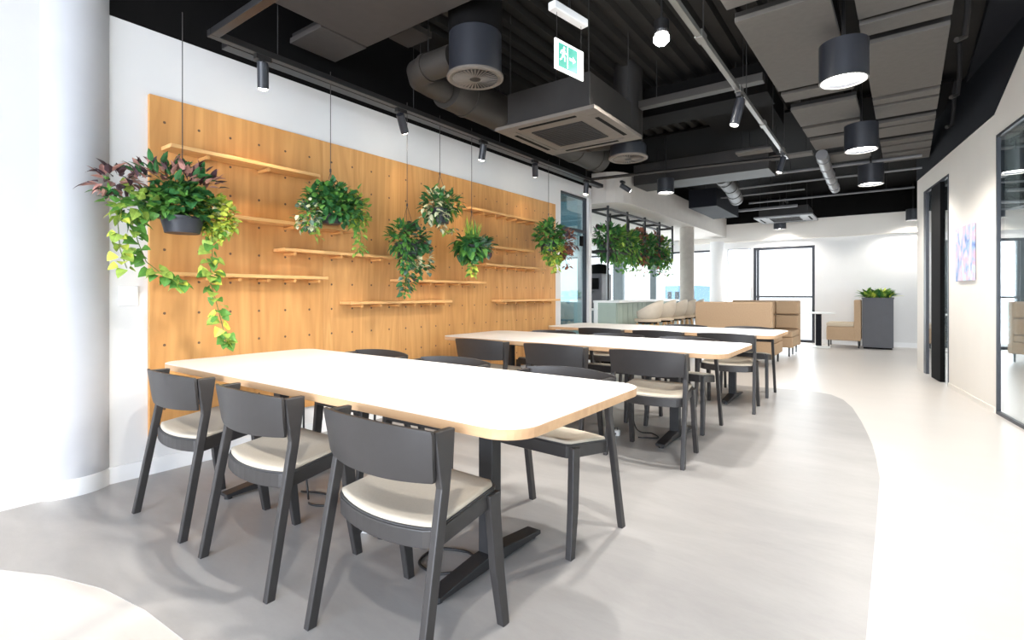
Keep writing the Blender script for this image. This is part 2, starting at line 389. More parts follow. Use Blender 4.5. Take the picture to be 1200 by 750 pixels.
# ------------------------------------------------------------------ plywood boards and shelves
XP = XW+.03
for i in range(4):
    y0 = 1.215+1.2*i
    o = MB().box(XW+.001, XP, y0+.001, y0+1.199, .236, 2.357).build('plywood_panel', [M['panel'],M['panel2']][i%2], bevel=.0015)
    tag(o, ['oak plywood peg board at the column end, behind the largest hanging plant','oak plywood peg board second from the column, behind the wide dark green hanging plant',
            'oak plywood peg board third from the column, behind the trailing plants','oak plywood peg board at the glass partition end of the wall'][i], 'board', 'plywood peg boards on the wall')
shelves = [(1.277,1.02,2.03,'topmost shelf above the largest hanging plant'),(1.52,1.1,1.64,'between the largest and the dark green hanging plant'),
 (1.187,1.18,1.245,'low shelf behind the long trailing vine at the column end'),(2.003,1.1,1.445,'shelf just under the wide dark green hanging plant'),
 (2.572,1.21,1.048,'lowest shelf near the middle of the board'),(3.106,1.22,1.245,'shelf right under the spiky hanging plant'),
 (4.065,1.3,2.03,'topmost shelf on the right half of the board'),(4.28,.98,1.65,'upper of the two middle shelves beside the rightmost hanging plant'),
 (4.321,1.22,1.445,'lower of the two middle shelves beside the rightmost hanging plant'),(4.597,1.3,1.045,'lowest shelf at the glass partition end')]
for y0, ln, z, lb in shelves:
    t = empty('wall_shelf', (XP, y0, z), 0, 'narrow oak shelf on pegs, '+lb, 'shelf', 'oak shelves on the peg boards')
    MB().box(.001,.15,0,ln,-.012,.012).build('shelf_board', M['shelf'], t, bevel=.003)
    y = 1.297+.2*math.ceil((y0+.08-1.297)/.2)
    while y < y0+ln-.05:
        MB().tube([(.0,y-y0,-.0255),(.135,y-y0,-.0255)], .0125, 12).build('peg', M['peg'], t, smooth=True)
        y += .2 if ln > 1.15 else .4
# socket plate on the white wall strip
t = empty('socket_plate', (XW, 1.115, 1.11), 0, 'white double socket plate on the white wall strip beside the column', 'socket')
MB().box(0,.01,-.05,.05,-.06,.06).build('plate', M['trim'], t, bevel=.004)
MB().box(.01,.014,-.03,.03,-.04,-.005).build('switch_rocker', M['plastic'], t, bevel=.002)

# ------------------------------------------------------------------ tables
def make_table():
    t = empty('dining_table', (0,0,0), 0, '', 'table', 'long white tables in a row')
    Lx, Wy, R, z0, z1 = 2.545/2, .95/2, .115, .694, .728
    poly = []
    for cx, cy, a0 in ((Lx-R,Wy-R,0),(-Lx+R,Wy-R,90),(-Lx+R,-Wy+R,180),(Lx-R,-Wy+R,270)):
        for s in range(9):
            a = math.radians(a0+s*90/8); poly.append((cx+R*math.cos(a), cy+R*math.sin(a)))
    MB().prism(poly, z0, z1-.002, 0).build('tabletop', M['ply'], t, bevel=.002)
    MB().prism([(x*.9992,y*.998) for x,y in poly], z1-.002, z1).build('laminate_surface', M['laminate'], t)
    for s in (-1,1):
        x = s*.795
        MB().box(x-.036,x+.036,-.03,.03,.055,z0-.03).build('leg', M['metal'], t, bevel=.004)
        f = MB().prism([(-.33,.018),(.33,.018),(.33,.035),(.06,.065),(-.06,.065),(-.33,.035)], x-.036, x+.036, M=Matrix(((0,0,1,0),(1,0,0,0),(0,1,0,0),(0,0,0,1))))
        fb = f.build('foot_bar', M['metal'], t, bevel=.003)
        MB().lathe([(0,0),(.02,0),(.02,.018),(0,.018)], (x,.305,0), 16).lathe([(0,0),(.02,0),(.02,.018),(0,.018)], (x,-.305,0), 16).build('glide', M['metal'], fb)
        MB().box(x-.036,x+.036,-.36,.36,z0-.03,z0).build('bracket', M['metal'], t, bevel=.003)
    for s in (-1,1):
        MB().box(-.758,.758,s*.2-.02,s*.2+.02,z0-.035,z0-.002).build('rail', M['metal'], t, bevel=.003)
    return t
TX = -3.382+2.545/2
TYS = [1.167+.475, 3.468+.475, 5.31+.475]
table0 = make_table()
table0.location = (TX, TYS[0], 0); table0['label'] = 'long white topped table with plywood edge, nearest the camera'
dup(table0, (TX, TYS[1], 0), 0, 'long white topped table with plywood edge, middle of the row of three')
dup(table0, (TX, TYS[2], 0), 0, 'long white topped table with plywood edge, farthest, in front of the tan booth')

# ------------------------------------------------------------------ chairs (local +Y is the way the chair faces)
def make_chair():
    t = empty('dining_chair', (0,0,0), 0, '', 'chair', 'charcoal chairs around the long tables')
    for s in (-1,1):
        # rear post: leans forward, opens into a wedge that carries the backrest
        lo = [(-.232,0),(-.200,0)]; 
        prof = [(-.232,0),(-.197,0),(-.094,.55),(-.068,.726),(-.150,.726),(-.128,.56)]
        n = len(prof); b = MB(); vs = []
        for dx in (0,.027):
            for (y,z) in prof:
                xo = .280 - .016*(z/.74)
                vs.append((s*(xo-dx), y, z))
        fs = [tuple(range(n)), tuple(range(n,2*n))[::-1]] + [(i,(i+1)%n,n+(i+1)%n,n+i) for i in range(n)]
        b.add(vs, fs).build('leg', M['chair'], t, bevel=.004)
        prof = [(.178,0),(.212,0),(.190,.2),(.172,.462),(.118,.455),(.142,.2)]
        b = MB(); vs = []
        for dx in (0,.03):
            for (y,z) in prof:
                xo = .252 - .010*(z/.44)
                vs.append((s*(xo-dx), y, z))
        b.add(vs, fs).build('leg', M['chair'], t, bevel=.004)
    # curved plywood backrest
    N = 20; b = MB(); th = .011
    rows = [(.578,.247,-.136),(.588,.252,-.1375),(.65,.257,-.146),(.722,.265,-.155),(.733,.260,-.157)]
    vs = []; 
    for off in (0, th):
        for (z,w,ye) in rows:
            for i in range(N+1):
                u = -1+2*i/N
                vs.append((w*u, ye-.010-.05*(1-abs(u)**2.2)+off, z + (.012*(1-u*u) if z > .7 else (-.006*(1-u*u) if z < .6 else 0))))
    nr = len(rows); st = nr*(N+1); fs = []
    for r in range(nr-1):
        for i in range(N):
            a = r*(N+1)+i
            fs.append((a,a+1,a+N+2,a+N+1)); fs.append((st+a,st+a+N+1,st+a+N+2,st+a+1))
    for i in range(N):
        fs.append((i,st+i,st+i+1,i+1)); a = (nr-1)*(N+1)+i; fs.append((a,a+1,st+a+1,st+a))
    for r in range(nr-1):
        a = r*(N+1); fs.append((a,a+N+1,st+a+N+1,st+a)); a += N; fs.append((a,st+a,st+a+N+1,a+N+1))
    b.add(vs, fs).build('backrest', M['chair'], t, smooth=True)
    # seat outline with a bowed rear edge
    def outline(g, front=.178):
        o = [(-.222-g, front+g), ]
        o = [(-(.215+g), front+g), (.215+g, front+g)]
        o = [(-.205-g,front+g),(.205+g,front+g),(.222+g,front-.02+g*0),(.236+g,-.115)]
        for i in range(1,12):
            u = 1-2*i/12
            o.append(((.236+g)*u, -.122-g-.045*(1-abs(u)**2.0)))
        o += [(-.236-g,-.115),(-.222-g,front-.02)]
        return o
    def tilt(mb):
        mb.v = [(x,y,z+.13*(y-.02)) for x,y,z in mb.v]; return mb
    fr = tilt(MB().prism(outline(.006), .396, .452)).build('seat_frame', M['chair'], t, bevel=.004)
    tilt(MB().prism(outline(.002), .452, .456)).build('piping', M['piping'], fr)
    # dished cream pad
    ol = outline(-.004); n = len(ol); b = MB()
    c = (0, .02)
    rings = [(1.0,.456),(1.0,.463),(.985,.468),(.93,.470),(.7,.465),(.4,.459)]
    vs = []
    for sc, z in rings:
        for (x,y) in ol: vs.append((c[0]+(x-c[0])*sc, c[1]+(y-c[1])*sc, z))
    vs.append((c[0],c[1],.457)); fs = []
    for r in range(len(rings)-1):
        for i in range(n):
            j = (i+1)%n; fs.append((r*n+i, r*n+j, (r+1)*n+j, (r+1)*n+i))
    last = (len(rings)-1)*n
    for i in range(n): fs.append((last+i, last+(i+1)%n, len(vs)-1))
    fs.append(tuple(reversed(range(n))))
    tilt(b.add(vs, fs)).build('seat_pad', M['seat'], t, smooth=60)
    return t
chair0 = make_chair(); used = []
def place(x, y, rz, lb):
    lb = 'charcoal wooden chair with cream seat, ' + lb
    if not used:
        chair0.location = (x,y,0); chair0.rotation_euler = (0,0,rz); chair0['label'] = lb
    else: dup(chair0, (x,y,0), rz, lb)
    used.append(1)
R = math.radians
place(-1.287, 1.19, R(-1), 'nearest the camera, right end of the first table')
place(-2.078, 1.19, 0, 'camera side of the first table, middle')
place(-2.834, 1.19, R(1), 'camera side of the first table, closest to the column')
place(-1.30, 2.09, PI+R(-3), 'first table, right end, facing the camera')
place(-2.05, 2.07, PI+R(3), 'far side of the first table, middle')
place(-2.72, 2.07, PI, 'far side of the first table, against the board')
place(-1.31, 3.475, R(1), 'camera side of the second table, right end')
place(-2.045, 3.475, 0, 'camera side of the second table, middle')
place(-2.775, 3.475, R(-1), 'camera side of the second table, left end')
place(-1.40, 4.36, PI+R(-2), 'far side of the second table, right end')
place(-2.06, 4.37, PI, 'far side of the second table, middle')
place(-2.78, 4.37, PI, 'far side of the second table, left end')
place(-1.255, 5.37, R(1), 'camera side of the third table, right end')
place(-1.93, 5.36, 0, 'camera side of the third table, middle')
place(-2.59, 5.36, 0, 'camera side of the third table, left end')
place(-1.27, 6.24, PI+R(2), 'behind the third table, right end')
place(-2.0, 6.22, PI, 'behind the third table, middle')

# cables and plugs hanging under the tables
def cable(pts, lb, name='power_cable'):
    P = [Vector(p) for p in pts]; Q = []
    for i in range(len(P)-1):
        p0 = P[max(i-1,0)]; p1 = P[i]; p2 = P[i+1]; p3 = P[min(i+2,len(P)-1)]
        for s in range(8):
            t = s/8
            Q.append(.5*((2*p1)+(p2-p0)*t+(2*p0-5*p1+4*p2-p3)*t*t+(3*p1-p0-3*p2+p3)*t**3))
    Q.append(P[-1])
    return tag(MB().tube(Q, .0055, 8).build(name, M['cable'], smooth='all'), lb, 'cable', 'power cables under the tables')
cable([(-2.0,1.62,.688),(-2.0,1.60,.42),(-1.98,1.60,.10),(-1.93,1.57,.012),(-1.86,1.52,.008),(-1.80,1.58,.008),(-1.74,1.62,.008)], 'black power cable dropping from the first table to the floor by the middle chair')
cable([(-1.30,1.60,.05),(-1.36,1.62,.02),(-1.46,1.66,.008),(-1.58,1.60,.008),(-1.56,1.48,.008),(-1.44,1.46,.008),(-1.36,1.52,.02)], 'black cable loop on the floor beside the right foot of the first table')
cable([(-2.6,1.60,.688),(-2.6,1.60,.30),(-2.56,1.60,.02),(-2.45,1.55,.008),(-2.36,1.62,.008),(-2.5,1.68,.008),(-2.66,1.62,.008)], 'black cable coiled on the floor under the left half of the first table')
cable([(-1.7,3.85,.688),(-1.66,3.86,.4),(-1.62,3.9,.05),(-1.5,3.95,.008),(-1.42,3.85,.008),(-1.55,3.78,.008)], 'black cable falling from the second table')
for x,y,rz,lb in ((-1.98,1.53,.4,'white and black power plug on the floor by the hanging cable of the first table'),(-2.62,1.52,1.2,'white power plug on the floor under the left half of the first table'),(-1.72,3.75,.2,'white power plug on the floor under the second table')):
    t = empty('power_plug', (x,y,0), rz, lb, 'plug', 'power plugs under the tables')
    MB().box(-.028,.028,-.022,.022,0,.045).build('plug_body', M['plastic'], t, bevel=.008)
    b = MB()
    for s in (-.011,.011): b.tube([(s,.0,.045),(s,.0,.064)], .0035, 8)
    b.build('prong', M['fitting'], t)
    MB().tube([(0,-.022,.022),(0,-.06,.012)], .006, 8).build('cable_boot', M['cable'], t)

# ------------------------------------------------------------------ plants
def leaf(mb, p, d, up, ln, w, mi, kind='oval', droop=.25):
    d = d.normalized(); s = d.cross(up)
    if s.length < 1e-4: s = d.cross(Vector((1,.2,.1)))
    s.normalize(); n = s.cross(d).normalized()
    if kind == 'heart':
        prof = [(0,0),(.12,.62),(.42,.55),(.75,.3)]
    elif kind == 'blade':
        prof = [(0,.25),(.3,.5),(.65,.38),(.85,.2)]
    else:
        prof = [(0,.05),(.28,.5),(.62,.42),(.85,.2)]
    vs = []; 
    for t, ww in prof:
        c = p + d*(ln*t) - n*(ln*droop*t*t)
        vs += [c - s*(w*ww) + n*(w*.12*ww*2), c, c + s*(w*ww) + n*(w*.12*ww*2)]
    vs.append(p + d*ln - n*(ln*droop))
    fs = []
    for r in range(len(prof)-1):
        a = 3*r; fs += [(a,a+1,a+4,a+3),(a+1,a+2,a+5,a+4)]
    a = 3*(len(prof)-1); fs += [(a,a+1,a+6-3) if False else (a,a+1,len(vs)-1),(a+1,a+2,len(vs)-1)]
    mb.add(vs, fs, mi)
def rdir(r): 
    while True:
        v = Vector((r.uniform(-1,1), r.uniform(-1,1), r.uniform(-1,1)))
        if .05 < v.length < 1: return v.normalized()
def pick(r, pal):
    s = sum(w for _, w in pal); q = r.uniform(0, s)
    for k_, w in pal:
        q -= w
        if q <= 0: return LI[k_]
    return LI[pal[-1][0]]
def blob(mb, r, c, rad, n, pal, ln, w, kind='oval', flo=-1.0, outw=.75, lift=.15):
    c = Vector(c)
    for _ in range(n):
        v = rdir(r)
        if v.z < flo: v.z = abs(v.z)*.5; v.normalize()
        q = r.uniform(.45,1.0)
        p = c + Vector((v.x*rad[0], v.y*rad[1], v.z*rad[2]))*q
        d = (v*outw + rdir(r)*.6 + Vector((0,0,lift))).normalized()
        sc = r.uniform(.7,1.25)
        leaf(mb, p, d, Vector((0,0,1)) + rdir(r)*.4, ln*sc, w*sc, pick(r,pal), kind, r.uniform(.1,.5))
def vine(mb, r, pts, n, pal, ln, w, kind='heart', spread=.04, stem=.0025):
    P = [Vector(p) for p in pts]; Q = []
    for i in range(len(P)-1):
        for s in range(6): Q.append(P[i].lerp(P[i+1], s/6))
    Q.append(P[-1]); mb.tube(Q, stem, 5, LI['stem'])
    for i in range(n):
        p = Q[min(len(Q)-1, int(r.uniform(0,1)*len(Q)))]
        v = rdir(r); v.z *= .4
        d = (v + Vector((.35,0,-.35))).normalized(); sc = r.uniform(.65,1.2)
        leaf(mb, p + v*spread*r.uniform(.2,1), d, Vector((.6,0,.8)) + rdir(r)*.4, ln*sc, w*sc, pick(r,pal), kind, .3)
def hanging(loc, ztop, lb, pot_r=.11, pot_h=.11, spread_wire=.10, name='hanging_plant'):
    """loc = centre of the pot's rim"""
    t = empty(name, loc, 0, lb, 'plant', 'plants hanging in front of the peg boards')
    MB().lathe([(0,-pot_h),(pot_r*.82,-pot_h),(pot_r,0),(pot_r*1.06,0),(pot_r*1.06,.014),(pot_r*.95,.014),(pot_r*.93,-.01)], n=28).build('pot', M['pot'], t, smooth=30)
    MB().lathe([(pot_r*.94,-.012),(0,-.008)], n=20).build('soil', M['soil'], t)
    dz = ztop-loc[2]; b = MB()
    b.tube([(0,0,.34),(0,0,dz)], .0028, 6)
    for a in (.5,2.6,4.7): b.tube([(0,0,.34),(pot_r*math.cos(a),pot_r*math.sin(a),.005)], .002, 5)
    b.tube([(0,0,.335),(0,0,.36)], .007, 8)
    b.build('hanging_wire', M['wire'], t)
    return t
PX = -3.36
# largest plant, column end
t = hanging((PX,1.285,1.56), 2.79, 'largest hanging plant, pink topped with lime and long trailing vines beside the column', .11, .08)
r = random.Random(1); b = MB()
blob(b, r, (0,-.02,.08), (.16,.20,.14), 620, [('l_dark',5),('l_mid',4)], .042, .042, 'heart', flo=-.6)
blob(b, r, (0,-.04,.22), (.12,.24,.12), 190, [('l_pink',4),('l_purple',3),('l_dark',4)], .07, .028, flo=-.2, lift=.8)
blob(b, r, (.0,-.33,.17), (.09,.10,.08), 60, [('l_purple',4),('l_pink',3),('l_mid',1)], .075, .035, lift=.2)
blob(b, r, (0,-.25,.06), (.10,.12,.10), 90, [('l_mid',4),('l_light',3),('l_dark',2)], .06, .05)
blob(b, r, (.02,.19,.03), (.11,.11,.15), 330, [('l_lime',6),('l_light',4),('l_mid',2),('l_cream',1)], .036, .034, 'heart')
b.build('foliage', LM, t)
b = MB()
vine(b, r, [(.03,.15,0),(.06,.14,-.2),(.05,.13,-.35),(.05,.17,-.5),(.05,.20,-.62),(.05,.225,-.74)], 58, [('l_mid',4),('l_light',3),('l_lime',2)], .06, .052)
b.build('trailing_vine', LM, t)
b = MB()
vine(b, r, [(.03,-.2,.05),(.06,-.27,-.05),(.06,-.24,-.16),(.05,-.20,-.26),(.05,-.13,-.32),(.05,-.04,-.38),(.05,.0,-.37)], 56, [('l_mid',5),('l_light',3),('l_lime',1)], .062, .055)
b.build('trailing_vine', LM, t)
b = MB()
vine(b, r, [(.03,-.3,.05),(.05,-.33,-.06),(.05,-.32,-.2),(.05,-.29,-.3)], 22, [('l_lime',4),('l_light',3)], .05, .045)
b.build('trailing_vine', LM, t)
# wide dark green
t = hanging((PX,2.285,1.70), 2.79, 'wide dome shaped dark green hanging plant, second from the column', .085, .055)
r = random.Random(2); b = MB()
blob(b, r, (0.02,.0,.06), (.17,.23,.20), 620, [('l_dark',6),('l_mid',4)], .05, .04, flo=-.55)
blob(b, r, (.08,.02,.03), (.07,.16,.06), 110, [('l_dark',6),('l_mid',4)], .05, .04)
blob(b, r, (.03,-.20,-.01), (.09,.10,.12), 150, [('l_blue',4),('l_cream',3),('l_mid',3)], .036, .03)
blob(b, r, (.02,.23,.08), (.09,.09,.17), 150, [('l_light',5),('l_mid',4),('l_lime',1)], .055, .03)
b.build('foliage', LM, t)
b = MB(); vine(b, r, [(.04,.2,.02),(.06,.23,-.12),(.05,.22,-.26)], 50, [('l_mid',4),('l_light',4)], .05, .03, 'oval'); b.build('trailing_vine', LM, t)
b = MB(); vine(b, r, [(.04,-.18,.0),(.06,-.17,-.1),(.05,-.16,-.17)], 26, [('l_light',4),('l_blue',2)], .045, .03, 'oval'); b.build('trailing_vine', LM, t)
# third
t = hanging((PX,3.045,1.55), 2.79, 'hanging plant with a dense dark trailing tail, third from the column', .1, .1)
r = random.Random(3); b = MB()
blob(b, r, (.02,-.08,.05), (.12,.12,.14), 190, [('l_mid',5),('l_dark',4)], .065, .03, lift=.1)
blob(b, r, (.02,.08,.06), (.13,.13,.15), 230, [('l_dark',6),('l_purple',2),('l_blue',1)], .05, .045)
blob(b, r, (.03,.17,-.12), (.07,.09,.14), 80, [('l_dark',4),('l_cream',3),('l_blue',2)], .05, .042)
b.build('foliage', LM, t)
b = MB(); blob(b, r, (.04,-.04,-.12), (.06,.07,.14), 110, [('l_dark',4),('l_mid',3),('l_blue',2)], .05, .03, lift=-.4); vine(b, r, [(.05,-.04,.0),(.06,-.05,-.2),(.06,-.06,-.33),(.05,-.07,-.43)], 110, [('l_dark',4),('l_blue',3),('l_mid',2)], .05, .03, 'oval', .06); b.build('trailing_vine', LM, t)
b = MB(); vine(b, r, [(.05,.06,.0),(.06,.06,-.15),(.06,.02,-.3)], 50, [('l_dark',4),('l_cream',2),('l_purple',2)], .05, .04, 'heart', .05); b.build('trailing_vine', LM, t)
# fourth
t = hanging((PX,3.45,1.90), 2.79, 'cream variegated hanging plant, highest of the six', .1, .12)
r = random.Random(4); b = MB()
blob(b, r, (.02,-.07,.03), (.13,.15,.17), 300, [('l_dark',6),('l_cream',4),('l_mid',1)], .06, .038)
blob(b, r, (.02,.10,.07), (.12,.13,.11), 150, [('l_dark',5),('l_mid',4),('l_light',1)], .08, .03, lift=.1)
b.build('foliage', LM, t)
b = MB(); vine(b, r, [(.05,-.06,-.05),(.06,-.02,-.18),(.06,.05,-.22),(.06,.12,-.15)], 40, [('l_cream',3),('l_light',2),('l_blue',2)], .05, .03, 'oval', .03); b.build('trailing_vine', LM, t)
# fifth
t = hanging((PX,3.905,1.60), 2.79, 'hanging plant with spiky yellow green blades above heart leaves, fifth from the column', .1, .1)
r = random.Random(5); b = MB()
for i in range(46):
    a = r.uniform(0,2*PI); d = Vector((math.cos(a)*.5, math.sin(a)*.55, r.uniform(.5,1.3)))
    leaf(b, Vector((0,0,.03))+rdir(r)*.04, d, Vector((math.cos(a),math.sin(a),.3)), r.uniform(.16,.27), .022, pick(r,[('l_light',4),('l_lime',2),('l_mid',4)]), 'blade', .15)
blob(b, r, (.03,-.07,-.02), (.12,.15,.13), 130, [('l_dark',5),('l_mid',3)], .085, .065, 'heart', lift=-.3)
blob(b, r, (.03,.12,.0), (.11,.13,.09), 110, [('l_dark',4),('l_blue',3),('l_purple',1)], .07, .05)
b.build('foliage', LM, t)
b = MB(); vine(b, r, [(.05,-.06,-.06),(.06,-.05,-.2),(.05,-.05,-.28)], 26, [('l_light',3),('l_mid',3),('l_lime',2)], .06, .04, 'heart', .03); b.build('trailing_vine', LM, t)
# sixth
t = hanging((PX,5.36,1.76), 2.79, 'green and rust coloured hanging plant at the glass partition end of the board', .11, .11)
r = random.Random(6); b = MB()
blob(b, r, (.02,-.02,.08), (.15,.21,.19), 300, [('l_dark',5),('l_mid',4)], .075, .05)
blob(b, r, (.05,.03,-.12), (.12,.18,.16), 190, [('l_light',4),('l_mid',4),('l_lime',3)], .065, .045)
blob(b, r, (.06,.27,.02), (.13,.17,.17), 190, [('l_rust',5),('l_purple',2)], .075, .045)
b.build('foliage', LM, t)
b = MB(); vine(b, r, [(.06,.02,-.15),(.08,.04,-.28),(.08,.05,-.36)], 40, [('l_lime',3),('l_light',4)], .06, .04, 'oval', .05); b.build('trailing_vine', LM, t)
b = MB(); vine(b, r, [(.06,.24,-.05),(.08,.28,-.2),(.08,.34,-.3)], 30, [('l_rust',4),('l_purple',3)], .06, .04, 'oval', .05); b.build('trailing_vine', LM, t)

# ------------------------------------------------------------------ kitchen end
t = empty('kitchen_counter', (-3.55,7.35,0), 0, 'long pale sage bar counter with white top under the hanging planters', 'counter')
MB().box(-.22,.22,0,2.9,.985,1.02).build('countertop', M['counter'], t, bevel=.004)
MB().box(-.21,-.14,0,.04,0,.985).build('end_panel', M['counter'], t)
MB().box(-.14,.17,.012,.04,.08,.985).build('front_panel', M['sage'], t)
cbm = MB().box(-.17,.17,.04,2.88,.08,.985)
for i in range(14): cbm.box(.17,.178,.06+i*.2,.06+i*.2+.185,.1,.97)
cbm.build('body', M['sage'], t); MB().box(-.14,.14,.06,2.86,0,.08).build('plinth', M['black'], t)
t = empty('kitchen_cabinet', (-4.3,8.2,0), 0, 'low slate cabinet with white worktop left of the bar counter', 'cabinet')
MB().box(-.3,.36,-.3,.9,.1,.84).build('carcass', M['cab'], t); MB().box(-.32,.38,-.32,.92,.84,.87).build('worktop', M['counter'], t, bevel=.003)
MB().box(-.25,.3,-.25,.85,0,.1).build('plinth', M['black'], t)
for i in range(2):
    d = MB().box(-.29+.325*i,.025+.325*i,-.318,-.3,.12,.82).build('door', M['cab'], t, bevel=.002)
    MB().tube([(-.05+.325*i,-.33,.7),(-.05+.325*i,-.33,.8)], .006, 8).build('handle', M['fitting'], d)
t = empty('coffee_machine', (-4.22,8.45,.87), 0, 'tall grey drinks machine with black domed top on the low cabinet', 'machine')
MB().box(-.16,.16,-.2,.2,0,.62).build('body', M['machine'], t, bevel=.01)
MB().lathe([(0,.62),(.17,.62),(.17,.72),(.13,.79),(0,.81)], n=28).build('bean_hopper', M['black'], t, smooth=30)
MB().box(-.1,.1,-.215,-.2,.34,.54).build('screen', M['black'], t)
MB().box(-.13,.13,-.27,-.2,0,.03).build('drip_tray', M['fitting'], t)
MB().tube([(0,-.2,.3),(0,-.24,.3),(0,-.24,.25)], .014, 10).build('spout', M['fitting'], t)
for i, y in enumerate((5.2,)):
    pass
for i, (x, y) in enumerate(((-5.2,6.75),(-4.6,6.75))):
    t = empty('storage_cabinet', (x,y,0), 0, ['low grey green cabinet inside the glass room, left one','low grey green cabinet inside the glass room, right one'][i], 'cabinet', 'low cabinets in the glass room')
    MB().box(-.26,.26,-.25,.25,.05,.92).build('carcass', M['cab'], t, bevel=.004); MB().box(-.25,.25,-.268,-.25,.07,.90).build('door', M['sage'], t, bevel=.003)
    MB().box(-.22,.22,-.22,.22,0,.05).build('plinth', M['black'], t)
def make_stool():
    t = empty('bar_stool', (0,0,0), 0, '', 'stool', 'bar stools along the counter')
    b = MB(); N = 24
    # shell: bucket open to -X (towards the counter)
    vs = []; rows = 9
    for i in range(rows):
        q = i/(rows-1)
        for k in range(N+1):
            a = -PI*.62 + 2*PI*.62*k/N
            rr = .09+.15*math.sin(q*PI/2)
            back = (math.cos(a)*.5+.5)**1.2
            z = .70 + .02*q + (q**2.2)*(.07+.24*back)
            vs.append((rr*math.cos(a)*1.0, rr*math.sin(a)*1.05, z))
    fs = [(i*(N+1)+k, i*(N+1)+k+1, (i+1)*(N+1)+k+1, (i+1)*(N+1)+k) for i in range(rows-1) for k in range(N)]
    b.add(vs, fs); o = b.build('seat_shell', M['shell'], t, smooth='all')
    s = o.modifiers.new('thick','SOLIDIFY'); s.thickness = .02
    MB().lathe([(0,.69),(.2,.69),(.21,.71),(.2,.735),(0,.745)], n=28).build('seat_pad', M['tanlight'], t, smooth=40)
    MB().lathe([(0,.66),(.15,.66),(.15,.69),(0,.69)], n=20).build('swivel_plate', M['black'], t)
    for sx in (-1,1):
        for sy in (-1,1):
            MB().tube([(sx*.21,sy*.21,0),(sx*.12,sy*.12,.665)], [.013,.017], 10).build('leg', M['oakleg'], t, smooth=True)
    q = .175; MB().tube([(q,q,.26),(-q,q,.26),(-q,-q,.26),(q,-q,.26),(q,q,.26)], .008, 8).build('footrest', M['fitting'], t)
    return t
st0 = make_stool()
ords = ['nearest the camera','second from the camera','third from the camera','fourth from the camera','farthest from the camera']
for i, y in enumerate((7.75,8.35,8.95,9.47,9.98)):
    lb = 'beige shell bar stool with oak legs at the sage counter, '+ords[i]
    if i == 0: st0.location = (-3.02,y,0); st0['label'] = lb
    else: dup(st0, (-3.02,y,0), 0, lb)
# hanging frame with planters
t = empty('plant_rack', (-3.72,7.45,2.53), 0, 'black steel rack hung over the bar counter holding plants', 'rack')
def bar(p, q, nm, w=.022):
    MB().tube([p,q], w, 4).build(nm, M['metal'], t)
YS = [0,.76,1.55,2.3,3.05]
for x in (-.16,.16):
    bar((x,0,-.05),(x,3.05,-.05),'rail'); bar((x,0,-.72),(x,3.05,-.72),'rail')
    for y in YS: bar((x,y,0),(x,y,-.73),'post')
for y in YS:
    bar((-.16,y,-.05),(.16,y,-.05),'crossbar'); bar((-.16,y,-.72),(.16,y,-.72),'crossbar')
bar((.16,0,-.72),(.16,0,-1.51),'post')
r = random.Random(9)
for i in range(7):
    y = 7.45+.24+.43*i
    zc = 1.86 - .0*i
    p = empty('planter_plant', (-3.72,y,zc), 0, 'leafy plant in the black hanging rack, '+['nearest the camera','second along','third along','fourth along, with rust leaves','fifth along','sixth along','farthest from the camera'][i], 'plant', 'plants in the hanging rack')
    MB().lathe([(0,-.05),(.09,-.05),(.12,.1),(.125,.1),(.115,.09)], n=20).build('pot', M['pot'], p)
    b = MB()
    pal = [[('l_dark',6),('l_purple',2),('l_mid',3)],[('l_dark',3),('l_mid',6),('l_light',2)],[('l_mid',5),('l_dark',3),('l_light',2)],[('l_dark',4),('l_mid',3),('l_rust',3)],[('l_dark',5),('l_mid',3)],[('l_dark',4),('l_mid',4),('l_rust',2)],[('l_mid',5),('l_dark',3),('l_light',2)]][i]
    blob(b, r, (0,0,.22), (.2,.24,.2), 240, pal, .10, .055)
    blob(b, r, (.05,.0,.0), (.18,.2,.20), 150, pal, .10, .05, lift=-.4)
    if i in (3,5): blob(b, r, (.05,.0,.36), (.12,.12,.10), 70, [('l_rust',4),('l_pink',1)], .09, .05)
    b.build('foliage', LM, p)
    b = MB(); vine(b, r, [(.1,.03,.05),(.14,.05,-.15),(.13,.05,-.32-.1*r.random())], 40, pal, .07, .045, 'oval', .06); b.build('trailing_vine', LM, p)

# booth sofas
def sofa(loc, rz, w, dp, lb):
    t = empty('booth_sofa', loc, rz, lb, 'sofa', 'tan high backed booth sofas')
    # local: faces +Y, back panel at y = 0
    MB().box(-w/2,w/2,0,.14,.14,1.0).build('high_back', M['tan'], t, bevel=.018, seg=3)
    MB().box(-w/2+.005,w/2-.005,.14,dp-.02,.16,.34).build('seat_base', M['tan'], t, bevel=.015)
    n = 3
    for i in range(n):
        x0 = -w/2+.006+i*(w-.012)/n; x1 = x0+(w-.012)/n-.008
        MB().box(x0,x1,.15,dp,.342,.45).build('seat_cushion', M['tan'], t, bevel=.03, seg=3)
        MB().box(x0,x1,.141,.27,.46,.715).build('back_cushion', M['tan'], t, bevel=.03, seg=3)
        MB().box(x0,x1,.141,.25,.735,.985).build('back_cushion', M['tan'], t, bevel=.03, seg=3)
    for s in (-1,1):
        for yy in (.06,dp*.5,dp-.08):
            MB().tube([(s*(w/2-.07),yy,0),(s*(w/2-.07),yy,.165)], [.013,.018], 10).build('leg', M['metal'], t)
    return t
sofa((-1.93,8.45,0), 0, 1.12, 1.1, 'tan high backed booth sofa with its plain back to the long tables')
sofa((-1.93,11.3,0), PI, 1.22, 1.05, 'tan high backed booth sofa facing the camera, at the far end of the booth')
t = empty('booth_table', (-2.05,9.9,0), 0, 'white booth table between the two tan sofas', 'table')
